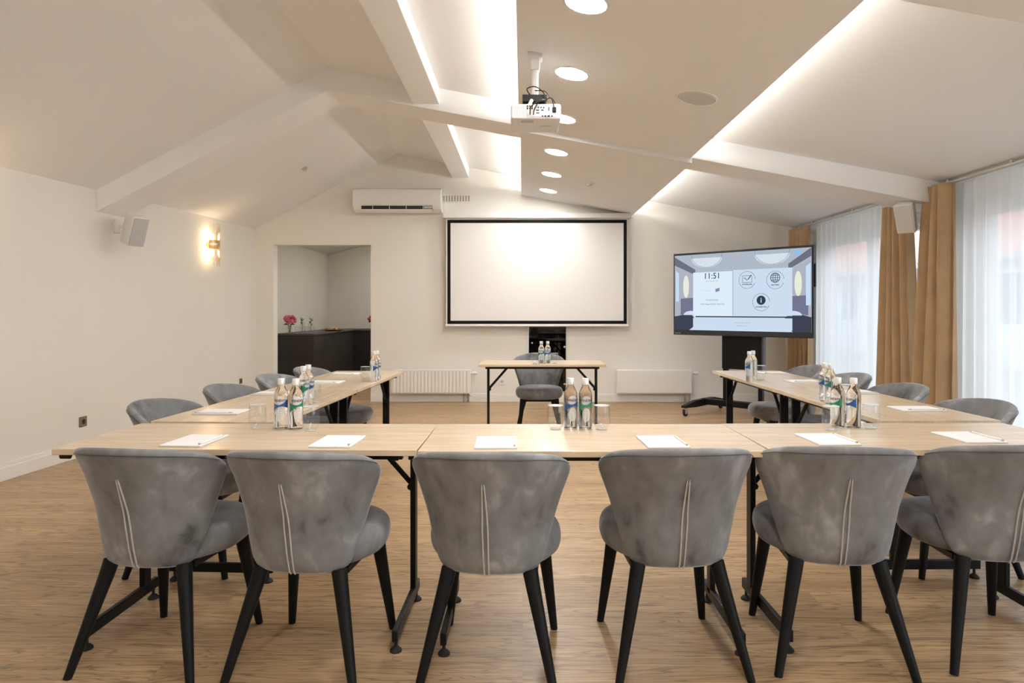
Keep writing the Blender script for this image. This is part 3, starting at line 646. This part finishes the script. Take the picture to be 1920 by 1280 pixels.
# ------------------------------------------------------------------ curtains
def curtain(name, label, cat, y0t, y1t, y0b, y1b, x, m, folds, amp, ztop, zbot=.025, group=None, xb=0, seed=1, pinch=None):
    rnd = random.Random(seed); ph = [rnd.uniform(0, 6.28) for _ in range(4)]; nu = folds*10
    def fn(u, v):
        s = v**.75
        y0 = y0t+(y0b-y0t)*s; y1 = y1t+(y1b-y1t)*s
        y = y0+(y1-y0)*(u+.012*math.sin(9*u+ph[0]))
        if pinch:
            k = pinch[0]*math.exp(-((v-pinch[1])/.3)**2); yc = (y0+y1)/2; y = yc+(y-yc)*(1-k)
        a = amp*(.75+.35*v)
        th = 2*PI*folds*u + .5*math.sin(3*u*PI+ph[1]+v*1.2)
        xx = x + xb*s + a*math.sin(th) + .18*a*math.sin(2.3*th+ph[2]+v*1.5)
        yy = y + .35*a*math.cos(th)
        return (xx, yy, ztop+(zbot-ztop)*v)
    b = MB(); b.grid(fn, nu, 14)
    o = b.build(name, m, subd=1)
    if cat == 'curtain' and m is not M['sheer']:
        sm = o.modifiers.new('solid', 'SOLIDIFY'); sm.thickness = .006
    return tag(o, label, cat, group)
CT = 2.315
curtain('curtain', 'narrow tan curtain half hidden behind the display', 'curtain', 8.33, 8.90, 8.30, 8.92, 3.60, M['drape'], 5, .05, CT, seed=3)
curtain('curtain', 'tan curtain left of the white wall speaker', 'curtain', 6.25, 6.62, 6.10, 6.72, 3.64, M['drape'], 4, .075, 2.26, seed=5)
curtain('curtain', 'tan curtain right of the white wall speaker', 'curtain', 5.53, 5.83, 5.50, 6.02, 3.58, M['drape'], 3, .075, CT, seed=9)
curtain('sheer_curtain', 'white sheer curtain over the far window beside the display', 'sheer curtain', 6.50, 8.42, 6.50, 8.42, 3.74, M['sheer'], 14, .022, CT, seed=4, group='white sheer curtains')
curtain('sheer_curtain', 'white sheer curtain over the near window at the right picture edge', 'sheer curtain', 1.95, 5.75, 1.95, 5.75, 3.72, M['sheer'], 26, .024, CT, seed=8, group='white sheer curtains')
for (y0, y1, lab) in ((1.9, 5.78, 'slim metal curtain rail above the near window'), (6.21, 8.95, 'slim metal curtain rail above the far window')):
    t = thing('curtain_rail', lab, 'curtain rail', (3.66, (y0+y1)/2, zc(3.66))); L2 = (y1-y0)/2
    b = MB(); b.box(-.022,.022,-L2,L2,-.040,-.022); b.build('rail', M['rail'], t, bevel=.003)
    for k in range(6): b = MB(); y = -L2+.1+k*(2*L2-.2)/5; b.box(-.012,.012,y-.015,y+.015,-.024,.004); b.build('ceiling_bracket', M['rail'], t)

# ------------------------------------------------------------------ outdoors
b = MB(); b.box(4.12, 30, -14, 30, -.35, -.15); tag(b.build('ground', M['paving']), kind='structure')
t = thing('house', 'neighbouring house with red tiled roof seen through the curtains', 'house', (11.5, 14, -.15))
b = MB(); b.box(0, 6, -11, 24, 0, 2.75); b.build('wall', M['render'], t)
b = MB(); b.prism([(-.5,2.72),(3,4.9),(6.5,2.72),(6.5,2.62),(-.5,2.62)], -11.3, 24.3); b.build('roof', M['roof'], t)
b = MB(); b.box(-.62,-.48,-11.3,24.3,2.55,2.68); b.build('gutter', M['gutter'], t)
for k in range(12):
    y = -9.6+k*2.6
    b = MB(); b.box(-.03,.02,y,y+1.2,1.0,2.35); wf = b.build('window', M['winframe'], t, bevel=.01)
    b = MB(); b.box(-.04,-.03,y+.07,y+.57,1.07,2.28); b.box(-.04,-.03,y+.63,y+1.13,1.07,2.28); b.build('pane', M['housewin'], wf)

# ------------------------------------------------------------------ TABLES
def make_table(label, L, D, loc, rz, group=None):
    t = thing('folding_table', label, 'table', (loc[0], loc[1], 0), rz, group)
    hl, hd = L/2, D/2; zt = .74
    b = MB(); b.box(-hl, hl, -hd, hd, zt-.022, zt); b.build('tabletop', M['beech'], t, bevel=.0018)
    b = MB(); b.box(-hl+.06, hl-.06, -hd+.05, -hd+.075, zt-.045, zt-.022); b.box(-hl+.06, hl-.06, hd-.075, hd-.05, zt-.045, zt-.022)
    b.box(-.02,.02,-hd+.07,hd-.07,zt-.04,zt-.022); b.build('under_rail', M['black'], t)
    for s in (-1, 1):
        x = s*(hl-.085); py = .155
        b = MB(); b.box(x-.011, x+.011, py-.026, py+.026, .06, zt-.024)            # post
        b.box(x-.011, x+.011, -hd+.035, py+.085, .042, .085)                       # foot bar
        b.box(x-.013, x+.013, -hd+.04, hd-.04, zt-.048, zt-.022)                   # top bar
        lg = b.build('leg', M['black'], t, bevel=.004)
        for y in (-hd+.06, py+.06):
            g = MB(); g.lathe([(.022,0),(.022,.006),(.012,.016),(.006,.018),(.006,.045)], 14, o=(x, y, 0)); g.build('levelling_foot', M['rubber'], lg)
        b = MB(); b.tube([(x, py, .50), (x-s*.185, py, zt-.03)], .011, 8); b.tube([(x-s*.012, py-.014, .50),(x-s*.012, py+.014, .50)], .014, 8); b.build('brace', M['black'], t)
    for s in (-1, 1):
        b = MB(); b.tube([(s*(hl-.035), -hd+.045, zt-.034), (s*(hl-.002), -hd+.045, zt-.034)], .011, 12)
        b.build('link_peg', M['rubber'], t)
    return t
TB = 'folding tables set in a U'
make_table('pale wood folding table at the front left corner of the U', 1.30, .54, (-1.021, 2.612), R(-.8), TB)
make_table('pale wood folding table in the middle of the front row', 1.235, .56, (.250, 2.592), 0, TB)
make_table('pale wood folding table at the front right corner of the U', 1.235, .55, (1.490, 2.618), R(.8), TB)
make_table('nearer pale wood table of the left side row', 1.24, .56, (-1.345, 3.55), R(-92.9), TB)
make_table('farther pale wood table of the left side row', 1.24, .56, (-1.281, 4.795), R(-92.9), TB)
make_table('nearer pale wood table of the right side row', 1.24, .54, (1.865, 3.585), R(91.0), TB)
make_table('farther pale wood table of the right side row', 1.24, .54, (1.842, 4.83), R(91.0), TB)
make_table('lone presenter folding table in front of the projection screen', 1.175, .54, (.182, 6.335), R(180))

# ------------------------------------------------------------------ CHAIRS
def interp(tab, x):
    for (a, fa), (b_, fb) in zip(tab, tab[1:]):
        if x <= b_:
            k = (x-a)/(b_-a); return fa+(fb-fa)*k
    return tab[-1][1]
WT = [(0,.158),(.05,.176),(.12,.186),(.3,.205),(.5,.225),(.7,.248),(.85,.269),(.94,.280),(1,.277)]
YT = [(0,-.175),(.06,-.198),(.2,-.215),(.5,-.240),(.8,-.285),(1,-.325)]
DT = [(0,.045),(.1,.085),(.3,.120),(.6,.165),(.85,.205),(1,.215)]
def shell_pt(u, v, off=0):
    # u -1..1 across, v 0..1 up the back
    ztop = .790 - .044*abs(u)**2 - .030*abs(u)**9
    zbot = .350 + .016*abs(u)**4
    z = zbot + (ztop-zbot)*v
    wv = interp(WT, v); th = u*R(72); sm = math.sin(R(72))
    x = wv*math.sin(th)/sm
    y = interp(YT, v) + interp(DT, v)*(1-math.cos(th))/(1-math.cos(R(72)))
    if off:
        e = 1e-3
        p = Vector((x, y, z)); pu = Vector(shell_pt(min(u+e,1) , v)) - Vector(shell_pt(max(u-e,-1), v)); pv = Vector(shell_pt(u, min(v+e,1))) - Vector(shell_pt(u, max(v-e,0)))
        nn = pu.cross(pv).normalized(); p -= nn*off; return tuple(p)
    return (x, y, z)
def make_chair():
    t = thing('upholstered_chair', '', 'chair', (0,0,0))
    NU, NV = 20, 12; th = .034
    b = MB(); vs = []; fs = []
    outer = [[shell_pt(-1+2*i/NU, j/NV) for i in range(NU+1)] for j in range(NV+1)]
    def inn(i, j):
        u = -1+2*i/NU; v = j/NV
        edge = 1.0
        return shell_pt(u*.985, .012+v*.976, th*edge)
    inner = [[inn(i, j) for i in range(NU+1)] for j in range(NV+1)]
    n_ = (NU+1)*(NV+1)
    vs = [p for r in outer for p in r] + [p for r in inner for p in r]
    I = lambda j, i: j*(NU+1)+i
    for j in range(NV):
        for i in range(NU):
            fs.append((I(j,i), I(j,i+1), I(j+1,i+1), I(j+1,i))); fs.append((n_+I(j,i), n_+I(j+1,i), n_+I(j+1,i+1), n_+I(j,i+1)))
    for i in range(NU):
        fs.append((I(0,i), n_+I(0,i), n_+I(0,i+1), I(0,i+1))); fs.append((I(NV,i), I(NV,i+1), n_+I(NV,i+1), n_+I(NV,i)))
    for j in range(NV):
        fs.append((I(j,0), I(j+1,0), n_+I(j+1,0), n_+I(j,0))); fs.append((I(j,NU), n_+I(j,NU), n_+I(j+1,NU), I(j+1,NU)))
    b.add(vs, fs); back = b.build('backrest', M['velvet'], t, subd=1)
    # pleat piping down the outside of the back and seam under the rim
    b = MB()
    for s in (-1, 1):
        pts = []
        for k in range(25):
            v = .76 - .725*k/24; du = s*(.010+.022*min(1, k/12)) - .01
            pts.append(Vector(shell_pt(du, v, -.0016)))
        b.tube(pts, [.0012]+[.0028]*23+[.0022], 6)
    b.build('piping', M['piping'], back)
    b = MB(); b.tube([Vector(shell_pt(-.90+1.80*k/30, .955, -.0002)) for k in range(31)], .0014, 5); b.build('rim_seam', M['darkgrey'], back)
    # seat
    NS = 36
    def outline(a, sc_, zz):
        ca, sa = math.cos(a), math.sin(a); p = 2.7
        rx, ry = .236*sc_, (.27 if sa > 0 else .215)*sc_
        k = (abs(ca)**p + abs(sa)**p)**(-1/p)
        x, y = rx*ca*k, ry*sa*k
        if y < 0: x *= 1-.36*min(1, -y/.215)
        return (x, y+.012, zz)
    rings = [(.60,.362),(.86,.366),(.955,.378),(1.0,.405),(1.005,.43),(.985,.453),(.93,.470),(.80,.478),(.45,.476),(.15,.474)]
    vs = [outline(2*PI*k/NS, s_, z) for s_, z in rings for k in range(NS)]
    fs = [(j*NS+k, j*NS+(k+1)%NS, (j+1)*NS+(k+1)%NS, (j+1)*NS+k) for j in range(len(rings)-1) for k in range(NS)]
    fs += [tuple(range(NS-1,-1,-1)), tuple((len(rings)-1)*NS+k for k in range(NS))]
    b = MB(); b.add(vs, fs); b.build('seat', M['velvet'], t, subd=1)
    b = MB(); b.box(-.13,.13,-.13,-.105,.352,.372); b.box(-.165,.165,.15,.175,.342,.368); b.box(-.16,-.135,-.12,.17,.348,.368); b.box(.135,.16,-.12,.17,.348,.368); b.build('seat_frame', M['black'], t)
    for (x0, y0, x1, y1) in ((-.136,-.140,-.222,-.235), (.136,-.140,.222,-.235), (-.165,.165,-.205,.225), (.165,.165,.205,.225)):
        b = MB(); b.tube([(x0,y0,.368),(x0+(x1-x0)*.12,y0+(y1-y0)*.12,.32),(x1,y1,0)], [.026,.0245,.0135], 16); b.build('leg', M['blackwood'], t)
    return t
chairs_near = [((-1.272,2.415),-7.5,'grey velvet chair leftmost of the six in the front row'),
    ((-.732,2.365),-6.5,'grey velvet chair second from the left in the front row'),
    ((-.100,2.355),-4.5,'third grey velvet chair from the left in the front row'),
    ((.525,2.415),3.0,'grey velvet chair fourth from the left in the front row, right of the gap'),
    ((1.108,2.435),-6.5,'grey velvet chair second from the right in the front row'),
    ((1.690,2.465),-2.0,'grey velvet chair cut by the right picture edge in the front row')]
ch0 = None
def chair(loc, deg, label, group):
    global ch0
    if ch0 is None:
        ch0 = make_chair(); ch0.location = (*loc, 0); ch0.rotation_euler = (0,0,R(deg)); tag(ch0, label, None, group)
    else: dup(ch0, (*loc, 0), R(deg), label, group)
for l, a, s in chairs_near: chair(l, a, s, 'velvet chairs along the front row')
for (l, a, s) in (((-1.585,3.25),-92,'grey velvet chair nearest the viewer on the left side'), ((-1.555,3.93),-93,'grey velvet chair second along the left side'),
                  ((-1.51,4.57),-94,'grey velvet chair third along the left side'), ((-1.46,5.16),-93,'farthest grey velvet chair on the left side, by the doorway')):
    chair(l, a, s, 'velvet chairs along the left side')
for (l, a, s) in (((2.05,3.25),92,'dark grey velvet chair nearest the viewer on the right side'), ((2.085,3.98),91,'dark grey velvet chair second along the right side by the tan curtains'),
                  ((2.11,4.66),91,'dark grey velvet chair third along the right side'), ((2.13,5.36),90,'farthest dark grey velvet chair on the right side, beside the display')):
    chair(l, a, s, 'velvet chairs along the right side')
chair((.165,6.66), 180, 'grey velvet chair facing the room behind the presenter table', 'velvet chair at the presenter table')

# ------------------------------------------------------------------ BOTTLES, GLASSES, PADS
TZ = .7405
def make_bottle(ink, label):
    t = thing('water_bottle', label, 'bottle')
    r0 = .0285
    b = MB(); b.lathe([(0,.001),(.022,0),(.027,.003),(r0,.010),(r0,.135),(.0275,.145),(.023,.158),(.0165,.170),(.0135,.178),(.0132,.190),(0,.190)], 32); b.build('glass_body', M['bottle'], t)
    b = MB(); b.lathe([(.0142,.183),(.0150,.186),(.0150,.206),(.0138,.2085),(0,.2087)], 24); b.build('cap', M['cap'], t)
    e = .0006
    def band(u, v):
        a = -1.25+2.5*u; c = abs(a)/1.25; half = .004+.017*c**1.7; z = .098+.006*a + (v-.5)*2*half
        return ((r0+e)*math.sin(a), -(r0+e)*math.cos(a), z)
    b = MB(); b.grid(band, 24, 3); b.build('label_band', ink, t)
    def oval(cz, ra, rz_, e_):
        def f(u, v):
            a = ra*(2*u-1); h = rz_*math.sqrt(max(0, 1-(2*u-1)**2)); return ((r0+e_)*math.sin(a), -(r0+e_)*math.cos(a), cz+(2*v-1)*h)
        return f
    b = MB(); b.grid(oval(.060,.62,.028,.0004), 20, 4); b.build('label_oval', M['oval'], t)
    b = MB()
    for k, z in enumerate((.068,.061,.054,.047)):
        for s in range(6):
            a = -.30+s*.1
            b.add([((r0+.0012)*math.sin(q), -(r0+.0012)*math.cos(q), zz) for q, zz in ((a,z),(a+.09,z),(a+.09,z+.0016),(a,z+.0016))], [(0,1,2,3)])
    b.build('small_print', M['grille'], t)
    b = MB(); b.grid(oval(.118,.72,.019,.0004), 20, 4); b.build('name_panel', M['oval'], t)
    text('label_text', 'VENDEN', .0135, M['navy'], t, lambda x, y: Vector(((r0+.0016)*math.sin(x/r0), -(r0+.0016)*math.cos(x/r0), .119+y)), bold=.0003)
    return t
def make_tumbler(label):
    t = thing('drinking_glass', label, 'glass')
    b = MB(); b.lathe([(.0,.0045),(.022,.0045),(.0295,.014),(.0345,.035),(.0352,.050),(.033,.080),(.0312,.098)], 32); b.build('bowl', M['glass'], t)
    b = MB(); b.lathe([(.0312,.0975),(.0320,.0985),(.0312,.0995)], 32); b.build('rim', M['oval'], t)
    b = MB(); b.lathe([(0,0),(.021,0),(.0235,.003),(.022,.0042),(0,.0042)], 28); b.build('thick_base', M['base'], t)
    return t
def make_pad(label):
    t = thing('notepad', label, 'notepad')
    b = MB(); b.box(-.077,.077,-.107,.107,0,.0014); b.build('backing_card', M['board'], t)
    b = MB(); b.box(-.076,.076,-.106,.106,.0014,.0055); b.build('pages', M['paper'], t)
    return t
PT = {}
def place(kind, maker, x, y, deg, label, group, z=TZ, *a):
    if kind not in PT:
        o = maker(*a, label) if a else maker(label); o.location = (x, y, z); o.rotation_euler = (0,0,R(deg)); o['group'] = group; PT[kind] = o
    else: o = dup(PT[kind], (x, y, z), R(deg), label, group)
    return o
def pos(px, Y): return (px-980)/F*Y
def bottle(px, Y, col, deg, label, group): return place('b'+col, make_bottle, pos(px, Y), Y, deg, label, group, TZ, M['green' if col == 'g' else 'blue'])
def glass(px, Y, label, group, z=TZ): return place('g', make_tumbler, pos(px, Y), Y, 0, label, group, z)
G1, G2 = 'water bottles on the tables', 'drinking glasses on the tables'
bottle(527.5, 2.765, 'b', 8, 'blue-labelled water bottle on the front left table', G1)
bottle(555, 2.755, 'g', 36, 'green-labelled water bottle on the front left table', G1)
bottle(569, 3.38, 'g', 75, 'taller-looking water bottle behind the blue and green pair, left side', G1)
bottle(578, 3.47, 'b', 80, 'hindmost water bottle of the left corner cluster', G1)
bottle(1070, 2.775, 'b', 14, 'blue-labelled water bottle on the middle front table', G1)
bottle(1097.5, 2.765, 'g', 4, 'green-labelled water bottle on the middle front table', G1)
bottle(1570.5, 2.81, 'g', -62, 'green-labelled water bottle at the right front corner', G1)
bottle(1600.5, 2.785, 'b', -78, 'blue-labelled water bottle at the right front corner', G1)
bottle(1546, 3.60, 'b', -85, 'tall-looking water bottle nearest the left in the right corner cluster', G1)
bottle(1557, 3.50, 'g', -85, 'hindmost water bottle of the right corner cluster', G1)
bottle(701.5, 4.62, 'b', 70, 'nearer water bottle of the pair at the far end of the left side', G1)
bottle(706.5, 4.72, 'g', 70, 'farther water bottle of the pair at the far end of the left side', G1)
bottle(1405, 4.62, 'b', -80, 'left water bottle of the pair at the far end of the right side', G1)
bottle(1412, 4.70, 'g', -80, 'right water bottle of the pair at the far end of the right side', G1)
bottle(1015, 6.16, 'g', 0, 'green-labelled water bottle on the presenter table', G1)
bottle(1027, 6.16, 'b', 0, 'blue-labelled water bottle on the presenter table', G1)
glass(483, 2.765, 'empty glass left of the blue-labelled bottle, front left table', G2)
glass(583, 2.715, 'empty glass right of the green-labelled bottle, front left table', G2)
glass(590, 3.56, 'empty glass behind the left corner bottles', G2)
glass(1042, 2.745, 'empty glass left of the bottles on the middle front table', G2)
glass(1128, 2.745, 'empty glass right of the bottles on the middle front table', G2)
glass(1558, 2.72, 'empty glass in front of the right corner bottles', G2)
glass(1633, 2.765, 'empty glass right of the blue-labelled bottle, right corner', G2)
glass(1587, 3.52, 'empty glass between the right corner bottles', G2)
glass(685, 4.66, 'empty glass at the far end of the left side', G2)
glass(1427, 4.75, 'empty glass at the far end of the right side', G2)
glass(1003, 6.15, 'empty glass left of the bottles on the presenter table', G2)
glass(1040, 6.15, 'empty glass right of the bottles on the presenter table', G2)
GP = 'white notepads on the tables'
pads = [(-1.232,2.49,-3,'white notepad in front of the leftmost front chair'), (-.690,2.475,-2,'white notepad in front of the second front chair'), (-.098,2.455,1,'white notepad in front of the third front chair'),
    (.520,2.468,2,'white notepad in front of the fourth front chair'), (1.155,2.515,2,'white notepad in front of the fifth front chair'), (1.72,2.555,2,'white notepad with a pencil in front of the rightmost front chair'),
    (-1.455,3.20,-91,'white notepad nearest the viewer on the left side'), (-1.475,3.92,-92,'white notepad second along the left side'), (-1.345,4.54,-92,'white notepad third along the left side'), (-1.375,5.14,-92,'farthest white notepad on the left side'),
    (1.965,3.30,91,'white notepad nearest the viewer on the right side'), (2.0,3.98,91,'white notepad second along the right side'), (1.945,4.60,91,'white notepad third along the right side'), (1.965,5.22,91,'farthest white notepad on the right side')]
for x, y, a, s in pads: place('pad', make_pad, x, y, a, s, GP)
def pencil(x, y, deg, label, z=TZ+.0055):
    t = thing('pencil', label, 'pencil', (x, y, z), R(deg), 'pencils on the notepads')
    b = MB(); b.tube([(0,-.088,.0037),(0,.068,.0037)], .0036, 6); b.build('shaft', M['pencil'], t)
    b = MB(); b.tube([(0,.068,.0037),(0,.086,.0037)], [.0036,.0008], 6); b.build('tip', M['board'], t)
    b = MB(); b.tube([(0,-.096,.0037),(0,-.088,.0037)], .0037, 6); b.build('end_cap', M['board'], t)
for i, (x, y, a, s) in enumerate(pads):
    c, s_ = math.cos(R(a)), math.sin(R(a)); dx = .068 if i < 10 else -.068
    if i < 6 or i < 10: dx = .067
    pencil(x+c*dx, y+s_*dx, a, 'wooden pencil lying on the ' + s.replace(' with a pencil', ''))

# ------------------------------------------------------------------ alcove counter and refreshments
t = thing('refreshment_counter', 'dark laminate counter seen through the doorway', 'counter', (-3.72, 9.74, 0))
b = MB(); b.box(.10,.64,0,2.3,.0,.875); b.build('front_cabinet', M['laminate'], t, bevel=.004)
b = MB(); b.box(.64,2.2,2.26,2.84,0,.875); b.build('back_cabinet', M['laminate2'], t, bevel=.004)
b = MB(); b.prism([(.08,-.02),(.66,-.02),(.66,2.24),(2.2,2.24),(2.2,2.86),(.08,2.86)], .875, .90, 'z'); b.build('worktop', M['countertop'], t, bevel=.003)
CZ = .901
def flowers(label, x, y, r, m):
    t = thing('flower_vase', label, 'vase of flowers', (x, y, CZ))
    b = MB(); b.lathe([(.0,.004),(.03,.0),(.045,.03),(.045,.07),(.03,.10),(.035,.115)], 24); b.build('vase', M['glass'], t)
    b = MB()
    for k in range(5): a = k*1.3; b.tube([(.01*math.cos(a),.01*math.sin(a),.01),(.02*math.cos(a),.02*math.sin(a),.11),(.05*math.cos(a),.05*math.sin(a),.17)], .003, 6)
    b.build('stems', M['leaf'], t)
    b = MB(); rnd = random.Random(int(x*100))
    for k in range(34):
        d = Vector((rnd.gauss(0,1), rnd.gauss(0,1), rnd.gauss(0,1))).normalized()*r*rnd.uniform(.5,.95); c = Vector((0,0,.205)) + Vector((d.x*1.1,d.y,d.z*.8))
        rr = r*.34; b.lathe([(0,-rr*.8),(rr*.7,-rr*.5),(rr,0),(rr*.7,rr*.5),(0,rr*.8)], 7, o=c)
    b.build('blooms', m, t)
    for s in (-1, 1):
        b = MB(); b.add([(0,0,.12),(s*.05,-.03,.15),(s*.09,-.02,.125),(s*.05,.01,.13)], [(0,1,2,3)]); b.build('leaf', M['leaf'], t)
flowers('pink hydrangea in a glass vase at the left end of the counter', pos(543,9.86), 9.86, .085, M['petal'])
flowers('dark rose flowers in a vase half hidden by the doorway edge', pos(699,12.2), 12.2, .08, M['petal2'])
for i, (px, s) in enumerate(((567,'clear carafe with green mint nearest the hydrangea'), (583,'clear carafe with green mint farther from the hydrangea'))):
    t = thing('carafe', s, 'carafe', (pos(px, 9.98), 9.98, CZ), 0, 'carafes on the counter')
    b = MB(); b.lathe([(0,.003),(.042,0),(.048,.02),(.046,.10),(.022,.16),(.018,.20),(.024,.225)], 24); b.build('body', M['glass'], t)
    b = MB(); rnd = random.Random(i)
    for k in range(16):
        z = .11+k*.008; a = rnd.uniform(0,6.28); b.add([(0,0,z),(.022*math.cos(a),.022*math.sin(a),z+.006),(.03*math.cos(a+.3),.03*math.sin(a+.3),z+.022),(.012*math.cos(a+.6),.012*math.sin(a+.6),z+.018)], [(0,1,2,3)])
    b.tube([(0,0,.02),(0,0,.24)], .003, 6); b.build('mint_sprig', M['leaf'], t)
    b = MB(); b.lathe([(.020,.222),(.022,.24),(.012,.248)], 16); b.build('stopper', M['labelw'], t)
for k, (px, yy) in enumerate(((557, 9.84), (568, 9.85), (577, 9.84), (586, 9.86))):
    glass(px, yy, ['glass nearest the hydrangea on the dark counter', 'second glass from the hydrangea on the dark counter', 'third glass from the hydrangea on the dark counter', 'fourth glass from the hydrangea on the dark counter'][k], 'glasses on the dark counter', CZ)
t = thing('pastry_plate', 'flat plate on the counter by the alcove corner', 'plate', (-3.15, 11.0, CZ))
b = MB(); b.lathe([(0,.004),(.11,.004),(.17,.018),(.175,.020),(.17,.015),(.10,0),(0,0)], 32); b.build('dish', M['plate'], t)
for k in range(6):
    a = k*1.05; x, y = -3.15+.085*math.cos(a), 11.0+.085*math.sin(a)
    b = MB(); pts = [(.04*math.cos(q)*1.0, .03*math.sin(q), .018+.008*math.sin(q)) for q in [PI*j/8 for j in range(9)]]
    b.tube(pts, [.008,.014,.018,.021,.022,.021,.018,.014,.008], 8); o = b.build('pastry', M['pastry'])
    o.location = (x, y, CZ+.006); o.rotation_euler = (0,0,a); tag(o, 'small golden crescent pastry on the counter plate', 'pastry', 'pastries on the counter plate')
# keep unlabeled helpers out: every top-level thing has its label
